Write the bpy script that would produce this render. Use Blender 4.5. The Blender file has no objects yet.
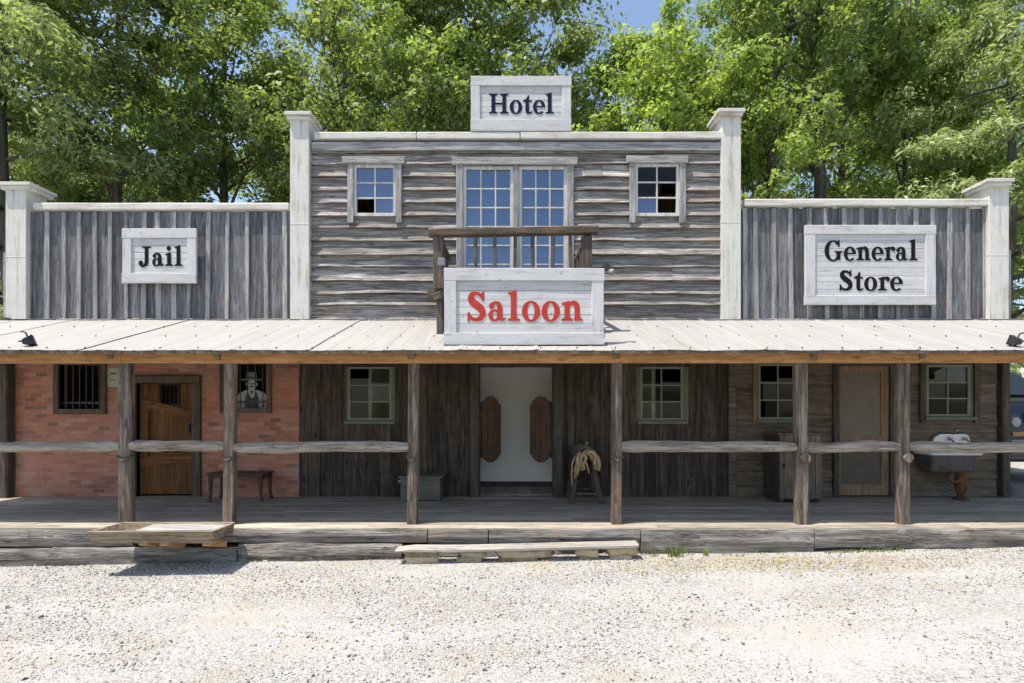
import bpy, bmesh, math, random
import numpy as np
from mathutils import Vector, noise

SC = bpy.context.scene
COL = SC.collection
RND = random.Random(11)
CAMY, FPX, HC, VX, VY = -9.48, 569.0, 2.005, 512.0, 405.0
DECK = 0.48

# a pixel of the photograph turned into metres on the plane that stands at depth Y
def PX(px, Y=0.0): return (px - VX) * (Y - CAMY) / FPX
def PZ(py, Y=0.0): return HC + (VY - py) * (Y - CAMY) / FPX
def sstep(a, b, x):
    t = min(1, max(0, (x - a) / (b - a))); return t * t * (3 - 2 * t)
def ground_z(x, y):
    z = 0.1225 + 0.0175 * max(-9, min(7.5, x))
    z += 0.36 * sstep(8.28, 8.55, x) * sstep(-2.6, -0.4, y)
    z += 0.018 * noise.noise(Vector((x * .55, y * .55, 3.1))) + 0.008 * noise.noise(Vector((x * 2.1, y * 2.1, 7.7)))
    return z
def nz(*a): return noise.noise(Vector(a))

# ------------------------------------------------------------------ objects
def tag(o, label=None, cat=None, group=None, kind=None):
    if label: o['label'] = label
    if cat: o['category'] = cat
    if group: o['group'] = group
    if kind: o['kind'] = kind
    return o
def thing(name, loc, label, cat, group=None):
    o = bpy.data.objects.new(name, None); COL.objects.link(o)
    o.location = loc; o.empty_display_size = .2
    return tag(o, label, cat, group)
def root_offset(p):
    v = Vector((0, 0, 0))
    while p is not None:
        v += Vector(p.location); p = p.parent
    return v
def copy_tree(o, parent=None):
    c = o.copy(); COL.objects.link(c)
    if parent is not None: c.parent = parent
    for ch in list(o.children): copy_tree(ch, c)
    return c

class MB:
    def __init__(s): s.v, s.f, s.m = [], [], []; s.mi = 0
    def add(s, vs, fs):
        b = len(s.v); s.v += [tuple(q) for q in vs]
        for f in fs: s.f.append(tuple(i + b for i in f)); s.m.append(s.mi)
    def box(s, x0, x1, y0, y1, z0, z1):
        s.add([(x0,y0,z0),(x1,y0,z0),(x1,y1,z0),(x0,y1,z0),(x0,y0,z1),(x1,y0,z1),(x1,y1,z1),(x0,y1,z1)],
              [(0,3,2,1),(4,5,6,7),(0,1,5,4),(1,2,6,5),(2,3,7,6),(3,0,4,7)])
    def loft(s, secs, cap=True, closed=True):
        n = len(secs[0]); vs = [p for q in secs for p in q]; fs = []
        for i in range(len(secs) - 1):
            for j in range(n if closed else n - 1):
                k = (j + 1) % n
                fs.append((i*n+j, i*n+k, (i+1)*n+k, (i+1)*n+j))
        if cap and closed:
            fs.append(tuple(range(n))[::-1]); fs.append(tuple((len(secs)-1)*n + j for j in range(n)))
        s.add(vs, fs)
    def timber(s, p0, p1, w, h, n=6, jit=.006, seed=0., ch=.12, side=None):
        """a sawn timber from p0 to p1: w across, h up, chamfered and slightly uneven"""
        p0, p1 = Vector(p0), Vector(p1); d = (p1 - p0).normalized()
        u = Vector(side) if side else (Vector((0,0,1)).cross(d) if abs(d.z) < .9 else Vector((1,0,0)))
        u = (u - d * u.dot(d)).normalized(); v = d.cross(u)
        c = min(w, h) * ch
        pr = [(-w/2+c,-h/2),(w/2-c,-h/2),(w/2,-h/2+c),(w/2,h/2-c),(w/2-c,h/2),(-w/2+c,h/2),(-w/2,h/2-c),(-w/2,-h/2+c)]
        secs = []
        for i in range(n + 1):
            t = i / n; q = p0.lerp(p1, t); sec = []
            a = jit * nz(seed, t * 2.3, 5.5); b = jit * nz(seed + 9, t * 2.3, 1.5)
            for j, (x, y) in enumerate(pr):
                e = 1 + jit * 3 * nz(seed + j * .37, t * 5.1, 2.2)
                sec.append(q + u * (x * e + a) + v * (y * e + b))
            secs.append(sec)
        s.loft(secs)
    def tube(s, pts, rad, n=8, cap=True, jit=0., seed=0.):
        pts = [Vector(p) for p in pts]
        if not hasattr(rad, '__len__'): rad = [rad] * len(pts)
        secs = []; ref = None
        for i, p in enumerate(pts):
            d = (pts[min(i+1, len(pts)-1)] - pts[max(i-1, 0)])
            d = d.normalized() if d.length > 1e-9 else Vector((0,0,1))
            if ref is None: ref = Vector((0,0,1)) if abs(d.z) < .9 else Vector((1,0,0))
            u = (ref - d * ref.dot(d)).normalized(); ref = u; w = d.cross(u)
            sec = []
            for j in range(n):
                a = 2 * math.pi * j / n
                r = rad[i] * (1 + jit * nz(seed + math.cos(a) * 1.1, math.sin(a) * 1.1, i * .7 + seed))
                sec.append(p + u * math.cos(a) * r + w * math.sin(a) * r)
            secs.append(sec)
        s.loft(secs, cap)
    def lathe(s, prof, c, n=20, axis='z'):
        secs = []
        for r, h in prof:
            sec = []
            for j in range(n):
                a = 2 * math.pi * j / n; x, y = r * math.cos(a), r * math.sin(a)
                sec.append((c[0]+x, c[1]+y, c[2]+h) if axis == 'z' else ((c[0]+x, c[1]+h, c[2]+y) if axis == 'y' else (c[0]+h, c[1]+x, c[2]+y)))
            secs.append(sec)
        s.loft(secs)
    def prism(s, poly, y0, y1):
        """polygon in XZ pushed from y0 to y1"""
        s.loft([[(x, y0, z) for x, z in poly], [(x, y1, z) for x, z in poly]])
    def prism_x(s, poly, x0, x1):
        s.loft([[(x0, y, z) for y, z in poly], [(x1, y, z) for y, z in poly]])
    def strip(s, outer, inner, y0, y1):
        """band between two equally long XZ polylines, as a solid"""
        secs = []
        for (a, b), (c, d) in zip(outer, inner):
            secs.append([(a, y0, b), (c, y0, d), (c, y1, d), (a, y1, b)])
        s.loft(secs)
    def move(s, fn): s.v = [tuple(fn(Vector(p))) for p in s.v]; return s
    def build(s, name, mats, parent=None, smooth=False, bevel=0., sub=0, auto=None):
        off = root_offset(parent)
        me = bpy.data.meshes.new(name)
        me.from_pydata([(p[0]-off.x, p[1]-off.y, p[2]-off.z) for p in s.v], [], s.f)
        if not isinstance(mats, (list, tuple)): mats = [mats]
        for m in mats: me.materials.append(m)
        if len(mats) > 1: me.polygons.foreach_set('material_index', s.m)
        bm = bmesh.new(); bm.from_mesh(me)
        bmesh.ops.recalc_face_normals(bm, faces=bm.faces); bm.to_mesh(me); bm.free()
        if smooth: me.polygons.foreach_set('use_smooth', [True] * len(me.polygons))
        o = bpy.data.objects.new(name, me); COL.objects.link(o)
        if parent is not None: o.parent = parent
        if bevel:
            b = o.modifiers.new('bevel', 'BEVEL'); b.width = bevel; b.segments = 2; b.limit_method = 'ANGLE'
        if sub:
            b = o.modifiers.new('sub', 'SUBSURF'); b.levels = sub; b.render_levels = sub
        return o

def rects_minus(rects, holes):
    """axis-aligned rectangles (x0,x1,z0,z1) with the holes cut out"""
    out = list(rects)
    for hx0, hx1, hz0, hz1 in holes:
        nxt = []
        for x0, x1, z0, z1 in out:
            if hx0 >= x1 or hx1 <= x0 or hz0 >= z1 or hz1 <= z0: nxt.append((x0,x1,z0,z1)); continue
            if z0 < hz0: nxt.append((x0,x1,z0,hz0))
            if z1 > hz1: nxt.append((x0,x1,hz1,z1))
            a, b = max(z0, hz0), min(z1, hz1)
            if x0 < hx0: nxt.append((x0,hx0,a,b))
            if x1 > hx1: nxt.append((hx1,x1,a,b))
        out = nxt
    return [r for r in out if r[1]-r[0] > .004 and r[3]-r[2] > .004]

# ------------------------------------------------------------------ materials
class NT:
    def __init__(s, name):
        s.m = bpy.data.materials.new(name); s.m.use_nodes = True
        s.t = s.m.node_tree; s.t.nodes.clear()
        s.out = s.n('ShaderNodeOutputMaterial')
    def n(s, typ, ins=None, **kw):
        nd = s.t.nodes.new(typ)
        for k, v in kw.items(): setattr(nd, k, v)
        for k, v in (ins or {}).items():
            if isinstance(v, bpy.types.NodeSocket): s.t.links.new(v, nd.inputs[k])
            else: nd.inputs[k].default_value = v
        return nd
    def math(s, op, a, b=0., clamp=False):
        nd = s.n('ShaderNodeMath', {0: a, 1: b}, operation=op); nd.use_clamp = clamp; return nd.outputs[0]
    def ramp(s, fac, stops, interp='LINEAR'):
        nd = s.n('ShaderNodeValToRGB', {0: fac}); r = nd.color_ramp; r.interpolation = interp
        while len(r.elements) < len(stops): r.elements.new(.5)
        for e, (p, c) in zip(r.elements, stops):
            e.position = p; e.color = (c, c, c, 1) if not hasattr(c, '__len__') else (*c[:3], 1)
        return nd.outputs[0]
    def mix(s, fac, a, b, blend='MIX'):
        nd = s.n('ShaderNodeMix', data_type='RGBA', blend_type=blend)
        for k, v in ((0, fac), (6, a), (7, b)):
            if isinstance(v, bpy.types.NodeSocket): s.t.links.new(v, nd.inputs[k])
            elif k == 0: nd.inputs[0].default_value = v
            else: nd.inputs[k].default_value = (*v[:3], 1)
        return nd.outputs[2]
    def noise(s, vec, scale, detail=6., rough=.6, dist=0.):
        return s.n('ShaderNodeTexNoise', {'Vector': vec, 'Scale': scale, 'Detail': detail, 'Roughness': rough, 'Distortion': dist}).outputs[0]
    def mapping(s, vec, scale, loc=(0,0,0)):
        return s.n('ShaderNodeMapping', {'Vector': vec, 'Scale': scale, 'Location': loc}).outputs[0]
    def bsdf(s, color, rough=.8, bump=None, bs=.3, bd=.01, **kw):
        ins = {'Base Color': color if isinstance(color, bpy.types.NodeSocket) else (*color[:3], 1), 'Roughness': rough}
        if bump is not None:
            ins['Normal'] = s.n('ShaderNodeBump', {'Height': bump, 'Strength': bs, 'Distance': bd}).outputs[0]
        for k, v in kw.items(): ins[k] = v
        p = s.n('ShaderNodeBsdfPrincipled', ins)
        return p.outputs[0]
    def done(s, sh): s.t.links.new(sh, s.out.inputs[0]); return s.m

def isl_coords(k):
    """object coordinates shifted at random for every board (mesh island)"""
    co = k.n('ShaderNodeTexCoord').outputs['Object']
    rn = k.n('ShaderNodeNewGeometry').outputs['Random Per Island']
    off = k.n('ShaderNodeCombineXYZ', {0: k.math('MULTIPLY', rn, 37.), 1: k.math('MULTIPLY', rn, 91.), 2: k.math('MULTIPLY', rn, 53.)}).outputs[0]
    return k.n('ShaderNodeVectorMath', {0: co, 1: off}, operation='ADD').outputs[0], rn, co

def wood(name, dark, mid, light, axis='x', var=.35, rough=.85, knots=.5, stain=None, stain_amt=.4, grain=1., bump=.35, paint=None, wear=.45, spots=0., cracks=.6, dirt=.35):
    k = NT(name); co, rn, raw = isl_coords(k)
    sc = {'x': (1, 15, 15), 'y': (15, 1, 15), 'z': (15, 15, 1)}[axis]
    sf = {'x': (2.6, 95, 95), 'y': (95, 2.6, 95), 'z': (95, 95, 2.6)}[axis]
    n1 = k.noise(k.mapping(co, tuple(q * grain for q in sc)), 1.5, 8, .65, .4)
    n2 = k.noise(k.mapping(co, tuple(q * grain for q in sf)), 1.6, 4, .6, .2)
    f = k.math('ADD', k.math('MULTIPLY', n1, .62), k.math('MULTIPLY', n2, .38))
    c = k.ramp(f, [(.385, dark), (.5, mid), (.6, light)])
    big = k.noise(raw, .9, 5, .6)
    c = k.mix(k.ramp(big, [(.42, 0.), (.68, .55)]), c, tuple(q * .62 for q in mid))
    if cracks:
        n3 = k.noise(k.mapping(co, tuple(q * grain * .7 for q in sc)), 1.7, 4, .55, .6)
        ln = k.math('ABSOLUTE', k.math('SUBTRACT', n3, .5))
        c = k.mix(k.ramp(ln, [(.004, cracks), (.018, 0.)]), c, tuple(q * .4 for q in dark))
        f = k.math('ADD', f, k.ramp(ln, [(.0, -.0), (.02, .25)]))
    if stain:
        st = k.noise(co, 1.7, 5, .65)
        c = k.mix(k.ramp(st, [(.56, 0.), (.68, stain_amt)]), c, stain)
    if knots:
        kv = {'x': (1.3, 4.2, 4.2), 'y': (4.2, 1.3, 4.2), 'z': (4.2, 4.2, 1.3)}[axis]
        vo = k.n('ShaderNodeTexVoronoi', {'Vector': k.mapping(co, kv), 'Scale': 1.7, 'Randomness': 1.}).outputs['Distance']
        c = k.mix(k.ramp(vo, [(.08, knots), (.19, 0.)]), c, tuple(q * .35 for q in dark))
    v = k.math('ADD', k.math('MULTIPLY', rn, var), 1 - var * .5)
    c = k.mix(1., c, k.n('ShaderNodeCombineColor', {0: v, 1: v, 2: v}).outputs[0], 'MULTIPLY')
    if paint:
        ws = k.noise(k.mapping(co, tuple(q * .8 for q in sc)), 1.1, 9, .72, .3)
        wb = k.noise(raw, 2.6, 4, .6)
        w = k.math('ADD', k.math('MULTIPLY', ws, .75), k.math('MULTIPLY', wb, .25))
        pc = k.mix(k.ramp(k.noise(raw, 3.1, 5, .65), [(.35, 0.), (.75, .55)]), paint, tuple(q * .8 for q in paint))
        pc = k.mix(1., pc, k.n('ShaderNodeCombineColor', {0: k.math('ADD', k.math('MULTIPLY', rn, .16), .9)} | {i: k.math('ADD', k.math('MULTIPLY', rn, .16), .9) for i in (1, 2)}).outputs[0], 'MULTIPLY')
        c = k.mix(k.ramp(w, [(wear - .06 + .18, 0.), (wear + .04 + .18, .85)]), pc, c)
        if cracks: c = k.mix(k.ramp(ln, [(.002, cracks * .7), (.009, 0.)]), c, tuple(q * .6 for q in mid))
        dr = k.noise(k.mapping(raw, {'x': (1.2, 3, 3), 'y': (3, 1.2, 3), 'z': (7, 7, .7)}[axis]), 1.6, 6, .65)
        c = k.mix(k.ramp(dr, [(.55, 0.), (.75, dirt)]), c, (.36, .29, .2))
    if spots:
        vs = k.n('ShaderNodeTexVoronoi', {'Vector': raw, 'Scale': 7.}).outputs['Distance']
        c = k.mix(k.ramp(vs, [(.04, spots), (.09, 0.)]), c, (.05, .035, .025))
    return k.done(k.bsdf(c, rough, f, bump, .012))

def plain(name, col, rough=.6, var=.15, scale=6., metal=0., bump=.1, spec=.5):
    k = NT(name); co = k.n('ShaderNodeTexCoord').outputs['Object']
    n = k.noise(co, scale, 6, .65)
    c = k.mix(k.ramp(n, [(.3, 0.), (.7, 1.)]), tuple(q * (1 - var) for q in col), tuple(min(1, q * (1 + var)) for q in col))
    return k.done(k.bsdf(c, rough, n, bump, .01, Metallic=metal, **{'Specular IOR Level': spec}))

def rusty(name, base, rust, amt=.5, rough=.7, metal=.3):
    k = NT(name); co = k.n('ShaderNodeTexCoord').outputs['Object']
    n = k.noise(co, 9., 8, .7)
    c = k.mix(k.ramp(n, [(amt - .08, 1.), (amt + .1, 0.)]), base, k.mix(k.noise(co, 30., 3, .6), rust, tuple(q * .5 for q in rust)))
    return k.done(k.bsdf(c, rough, n, .3, .01, Metallic=metal))
M = {}
M['siding']   = wood('weathered grey clapboard', (.085,.074,.066), (.22,.203,.186), (.47,.45,.425), 'x', .42, knots=.6, stain=(.34,.16,.06), stain_amt=.3, bump=.45, spots=.75)
M['grey_v']   = wood('blue grey upright boards', (.055,.055,.061), (.135,.136,.149), (.24,.24,.252), 'z', .55, knots=.4, stain=(.19,.115,.07), stain_amt=.5, bump=.5)
M['batten']   = wood('pale grey battens', (.15,.145,.14), (.32,.312,.302), (.47,.455,.44), 'z', .5, knots=.2, bump=.3)
M['grey_x']   = wood('silver grey frame wood', (.15,.145,.14), (.33,.325,.32), (.5,.49,.475), 'x', .4, bump=.4)
M['grey_z']   = wood('silver grey upright frame wood', (.15,.145,.14), (.31,.305,.30), (.47,.46,.45), 'z', .4, bump=.4)
M['saloon']   = wood('dark brown saloon planks', (.016,.011,.008), (.06,.043,.031), (.14,.105,.077), 'z', .75, knots=.85, stain=(.14,.10,.07), stain_amt=.4, bump=.4)
M['store']    = wood('brown store clapboard', (.06,.041,.027), (.155,.113,.078), (.25,.19,.137), 'x', .4, knots=.5, bump=.35)
M['darktrim'] = wood('dark brown trim', (.035,.026,.02), (.085,.065,.05), (.14,.11,.085), 'z', .3, bump=.3)
M['darktrim_x'] = wood('dark brown cross trim', (.035,.026,.02), (.085,.065,.05), (.14,.11,.085), 'x', .3, bump=.3)
M['jailtrim'] = wood('grey brown jail trim', (.05,.035,.024), (.12,.084,.057), (.18,.13,.092), 'z', .3, bump=.3)
M['post']     = wood('grey brown porch posts', (.04,.028,.02), (.145,.108,.08), (.31,.26,.21), 'z', .3, knots=.6, stain=(.26,.15,.08), stain_amt=.5, bump=.8)
M['rail']     = wood('silvered log rails', (.11,.092,.073), (.30,.26,.212), (.47,.425,.37), 'x', .25, knots=.5, bump=.55)
M['beam']     = wood('orange pine beam', (.33,.155,.056), (.50,.255,.095), (.6,.34,.145), 'x', .2, knots=.6, bump=.2, stain=(.28,.14,.06), stain_amt=.35)
M['tail']     = wood('rafter wood', (.13,.085,.05), (.24,.16,.095), (.33,.23,.14), 'y', .3, bump=.2)
M['deck']     = wood('worn grey deck boards', (0.179,0.153,0.119), (0.386,0.338,0.272), (0.538,0.487,0.413), 'x', .45, knots=.4, stain=(0.246,0.190,0.143), stain_amt=.4, bump=.4)
M['skirt']    = wood('old grey skirt logs', (.05,.042,.036), (.185,.168,.15), (.36,.333,.30), 'x', .45, knots=.6, stain=(.3,.2,.12), stain_amt=.6, bump=1., grain=.6)
M['plank']    = wood('bleached step plank', (.22,.2,.175), (.36,.335,.3), (.45,.425,.39), 'x', .2, bump=.35, stain=(.33,.26,.18), stain_amt=.25)
M['trough']   = wood('bleached trough wood', (.1,.072,.045), (.25,.195,.135), (.42,.36,.285), 'x', .35, bump=.7, stain=(.32,.19,.085), stain_amt=.65)
M['bracket']  = wood('orange bracket wood', (.36,.18,.06), (.5,.27,.1), (.58,.35,.16), 'y', .3, bump=.3)
M['cream']    = wood('chipped cream paint upright', (.3,.27,.22), (.42,.38,.31), (.5,.46,.4), 'z', .2, knots=0, paint=(.68,.66,.61), wear=.395, bump=.25)
M['cream_x']  = wood('chipped cream paint', (.27,.25,.21), (.42,.38,.32), (.5,.46,.4), 'x', .2, knots=0, paint=(.67,.65,.60), wear=.385, bump=.25, stain=(.5,.3,.16), stain_amt=.5)
M['white_x']  = wood('weathered white sign boards', (.22,.215,.215), (.42,.415,.41), (.54,.53,.53), 'x', .25, knots=.4, paint=(.57,.57,.575), wear=.405, bump=.4, spots=.8)
M['white_z']  = wood('weathered white sign stile', (.22,.215,.21), (.42,.415,.41), (.54,.53,.53), 'z', .25, knots=.3, paint=(.57,.57,.575), wear=.405, bump=.3, spots=.7)
M['sash']     = wood('white sash paint', (.35,.33,.3), (.45,.43,.4), (.55,.52,.5), 'z', .1, knots=0, paint=(.62,.61,.585), wear=.36, bump=.15)
M['green_sash'] = wood('pale green sash paint', (.2,.2,.15), (.3,.3,.23), (.4,.4,.3), 'z', .15, knots=0, paint=(.25,.265,.205), wear=.42, bump=.2)
M['green_trim'] = wood('faded green trim', (.09,.085,.06), (.14,.13,.09), (.2,.18,.13), 'x', .2, knots=0, paint=(.155,.175,.115), wear=.46, bump=.2)
M['door']     = wood('golden brown jail door', (0.064,0.024,0.006), (0.162,0.066,0.017), (0.230,0.102,0.032), 'z', .3, knots=.4, bump=.3, cracks=.2)
M['door_x']   = wood('golden brown jail door brace', (0.072,0.028,0.008), (0.178,0.074,0.020), (0.264,0.119,0.036), 'x', .4, knots=.6, bump=.3)
M['batwing']  = wood('brown swing door', (.06,.03,.014), (.13,.07,.036), (.2,.11,.06), 'z', .3, knots=.4, bump=.3)
M['storedoor']= wood('tan store door frame', (.16,.1,.055), (.27,.175,.1), (.34,.23,.14), 'z', .3, knots=.3, bump=.2)
M['bench']    = wood('dark red brown bench wood', (.035,.014,.009), (.08,.03,.019), (.13,.055,.035), 'x', .3, knots=.2, rough=.5, bump=.15)
M['crate']    = wood('green grey chest wood', (.085,.08,.062), (.15,.142,.115), (.21,.2,.17), 'x', .3, knots=.3, bump=.3)
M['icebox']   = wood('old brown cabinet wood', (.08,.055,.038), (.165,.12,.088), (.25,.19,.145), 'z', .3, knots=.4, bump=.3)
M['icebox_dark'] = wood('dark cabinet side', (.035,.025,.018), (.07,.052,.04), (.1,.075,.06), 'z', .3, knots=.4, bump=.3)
M['balcony']  = wood('dark weathered balcony wood', (.035,.023,.015), (.095,.066,.045), (.2,.15,.11), 'x', .4, knots=.5, bump=.5, stain=(.3,.16,.06), stain_amt=.3)
M['balcony_z']= wood('dark weathered balcony posts', (.035,.026,.019), (.095,.074,.057), (.18,.15,.125), 'z', .5, knots=.5, bump=.5)
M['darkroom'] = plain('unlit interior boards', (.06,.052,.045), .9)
M['plaster']  = plain('white saloon plaster', (.9,.875,.81), .9, .04, 2.)
M['paper']    = plain('yellowed paper', (.52,.49,.4), .9, .1, 14.)
M['ink']      = plain('dark ink', (.04,.037,.035), .8, .1)
M['letter_black'] = plain('black letter paint', (.013,.013,.013), .9, .3, 20., spec=.08)
M['letter_navy']  = plain('navy letter paint', (.014,.021,.045), .9, .3, 20., spec=.08)
M['letter_red']   = plain('red letter paint', (.44,.05,.036), .9, .15, 14., spec=.12)
M['iron']     = plain('black iron', (.02,.02,.021), .5, .3, 12., .6)
M['bars']     = plain('dull iron bars', (.075,.07,.066), .6, .3, 12., .3)
M['bronze']   = plain('dark lamp housing', (.035,.033,.034), .5, .2, 10., .3)
M['lampgrey'] = plain('grey lamp housing', (.2,.2,.21), .5, .1, 8.)
M['enamel']   = plain('white enamel', (.78,.77,.74), .25, .08, 9.)
M['basin']    = rusty('grey cast iron basin', (.105,.1,.093), (.09,.055,.035), .4)
M['rust']     = rusty('rusty iron', (.07,.042,.026), (.27,.115,.04), .5, .85, .2)
M['chrome']   = plain('tarnished tap metal', (.45,.44,.42), .35, .2, 20., .9)
M['leather']  = plain('tan harness leather', (.42,.28,.155), .7, .35, 15., bump=.3)
M['saddle']   = plain('old saddle leather', (.16,.135,.095), .6, .35, 12., bump=.3)
M['darkleather'] = plain('black saddle leather', (.03,.024,.02), .6, .3, 12., bump=.3)
M['rope']     = plain('pale rope', (.5,.48,.43), .9, .2, 40.)
M['photo_lo'] = plain('photo print dark grey', (.075,.075,.077), .6, .3, 22.)
M['photo_mid']= plain('photo print mid grey', (.24,.24,.245), .6, .25, 22.)
M['photo_hi'] = plain('photo print pale grey', (.5,.5,.51), .6, .15, 22.)
M['carpaint'] = plain('grey car paint', (.06,.063,.068), .25, .03, 3., .6, 0.)
M['plastic']  = plain('black car plastic', (.02,.02,.021), .6, .2, 20.)
M['tyre']     = plain('tyre rubber', (.018,.018,.018), .9, .2, 30.)
M['rim']      = plain('alloy rim', (.45,.46,.47), .35, .05, 5., .8)
M['headlamp'] = plain('pale headlamp lens', (.4,.4,.38), .12, .1, 25.)
M['bumper']   = plain('dusty tan bumper', (.33,.29,.23), .6, .2, 8.)
M['roofdeck'] = plain('grey roofing felt', (.12,.12,.12), .95, .2, 3.)
M['bark']     = wood('tree bark', (.04,.034,.028), (.10,.087,.072), (.18,.16,.135), 'z', .1, knots=0, bump=.9, grain=.35)

def mk_brick():
    k = NT('red brick in pale mortar'); co = k.n('ShaderNodeTexCoord').outputs['Object']
    s = k.n('ShaderNodeSeparateXYZ', {0: co})
    wob = k.noise(co, 9., 3, .5)
    v = k.n('ShaderNodeCombineXYZ', {0: s.outputs[0], 1: k.math('ADD', s.outputs[2], k.math('MULTIPLY', wob, .006)), 2: 0.}).outputs[0]
    b = k.n('ShaderNodeTexBrick', {'Vector': v, 'Color1': (0,0,0,1), 'Color2': (1,1,1,1), 'Mortar': (.5,.5,.5,1), 'Scale': 1., 'Mortar Size': .006,
            'Mortar Smooth': .25, 'Bias': 0., 'Brick Width': .19, 'Row Height': .069})
    per = k.ramp(b.outputs['Color'], [(.0,(0.153,0.078,0.059)), (.1,(0.305,0.114,0.073)), (.35,(0.427,0.156,0.086)), (.65,(0.478,0.182,0.104)), (.9,(0.497,0.228,0.147)), (1.,(0.509,0.271,0.191))])
    n = k.noise(co, 26., 6, .65); per = k.mix(k.ramp(n, [(.35, 0.), (.7, .4)]), per, (0.509,0.271,0.191))
    mort = k.mix(k.noise(co, 18., 4, .6), (0.336,0.177,0.127), (0.469,0.291,0.222))
    c = k.mix(b.outputs['Fac'], per, mort)
    low = k.noise(co, 1.3, 4, .6); c = k.mix(k.ramp(low, [(.5, 0.), (.75, .35)]), c, (0.529,0.415,0.380))
    h = k.math('SUBTRACT', k.math('MULTIPLY', n, .25), b.outputs['Fac'])
    return k.done(k.bsdf(c, .9, h, .7, .014))
M['brick'] = mk_brick()

def mk_gravel():
    k = NT('pale crushed gravel'); co = k.n('ShaderNodeTexCoord').outputs['Object']
    def cells(sc, off):
        v = k.n('ShaderNodeTexVoronoi', {'Vector': k.mapping(co, (1,1,1), off), 'Scale': sc, 'Randomness': 1.})
        r = k.n('ShaderNodeSeparateColor', {0: v.outputs['Color']}).outputs[0]
        return v.outputs['Distance'], r
    d1, r1 = cells(48., (0,0,0)); d2, r2 = cells(105., (3,1,0))
    c1 = k.ramp(r1, [(0.,(0.077,0.075,0.071)), (.08,(0.171,0.167,0.158)), (.2,(0.295,0.289,0.276)), (.6,(0.377,0.371,0.357)), (.9,(0.445,0.439,0.422)), (1.,(0.325,0.274,0.202))])
    c2 = k.ramp(r2, [(0.,(0.111,0.107,0.101)), (.12,(0.240,0.234,0.224)), (.5,(0.342,0.336,0.322)), (1.,(0.419,0.413,0.399))])
    c = k.mix(k.ramp(k.noise(co, 14., 2, .5), [(.4, 0.), (.6, 1.)]), c1, c2)
    tan = k.noise(co, 1.3, 6, .65); c = k.mix(k.ramp(tan, [(.5, 0.), (.66, .55)]), c, (0.308,0.261,0.181))
    dust = k.ramp(k.noise(k.mapping(co, (.45, 1.1, 1.), (4, 2, 0)), 1.1, 5, .6), [(.45, 0.), (.6, 1.)])
    fine = k.noise(co, 160., 3, .6)
    c = k.mix(k.math('MULTIPLY', dust, .55), c, k.mix(fine, (0.308,0.302,0.287), (0.419,0.413,0.394)))
    s = k.n('ShaderNodeSeparateXYZ', {0: co})
    ed = k.math('MULTIPLY', k.math('SUBTRACT', k.noise(co, .4, 4, .6), .5), 5.)
    far = k.math('MAXIMUM', k.math('GREATER_THAN', k.math('ADD', s.outputs[1], ed), 8.), k.math('LESS_THAN', k.math('ADD', s.outputs[1], ed), -17.))
    c = k.mix(far, c, k.mix(k.noise(co, 2., 6, .6), (0.060,0.064,0.025), (0.111,0.086,0.051)))
    h = k.math('ADD', k.math('MULTIPLY', d1, -1.), k.math('MULTIPLY', d2, -.4))
    h = k.math('MULTIPLY', h, k.math('SUBTRACT', 1., k.math('MULTIPLY', dust, .6)))
    return k.done(k.bsdf(c, .95, h, .7, .016))
M['gravel'] = mk_gravel()

def mk_stonechips():
    k = NT('loose gravel stones'); rn = k.n('ShaderNodeNewGeometry').outputs['Random Per Island']
    c = k.ramp(rn, [(0.,(0.058,0.056,0.053)), (.13,(0.173,0.167,0.160)), (.26,(0.327,0.320,0.304)), (.6,(0.433,0.427,0.410)), (.9,(0.530,0.523,0.503)), (1.,(0.376,0.308,0.209))])
    return k.done(k.bsdf(c, .95))
M['chips'] = mk_stonechips()

def mk_roof():
    k = NT('white painted roof metal'); co = k.n('ShaderNodeTexCoord').outputs['Object']
    n = k.noise(k.mapping(co, (9, .7, .7)), 1.3, 7, .68); n2 = k.noise(co, 1.6, 7, .7); n3 = k.noise(k.mapping(co, (14, 1., 1.)), 1.1, 4, .6)
    c = k.mix(k.ramp(n, [(.38, 0.), (.7, .7)]), (0.336,0.329,0.314), (0.248,0.241,0.222))
    c = k.mix(k.ramp(n2, [(.6, 0.), (.72, .5)]), c, (0.282,0.239,0.185))
    c = k.mix(k.ramp(k.math('MULTIPLY', n3, n2), [(.33, 0.), (.42, .5)]), c, (0.224,0.156,0.105))
    return k.done(k.bsdf(c, .6, n2, .12, .015))
M['roof'] = mk_roof()
M['roofedge'] = rusty('rust stained roof edge', (.34,.31,.28), (.2,.14,.1), .55, .85, 0.)

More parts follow.
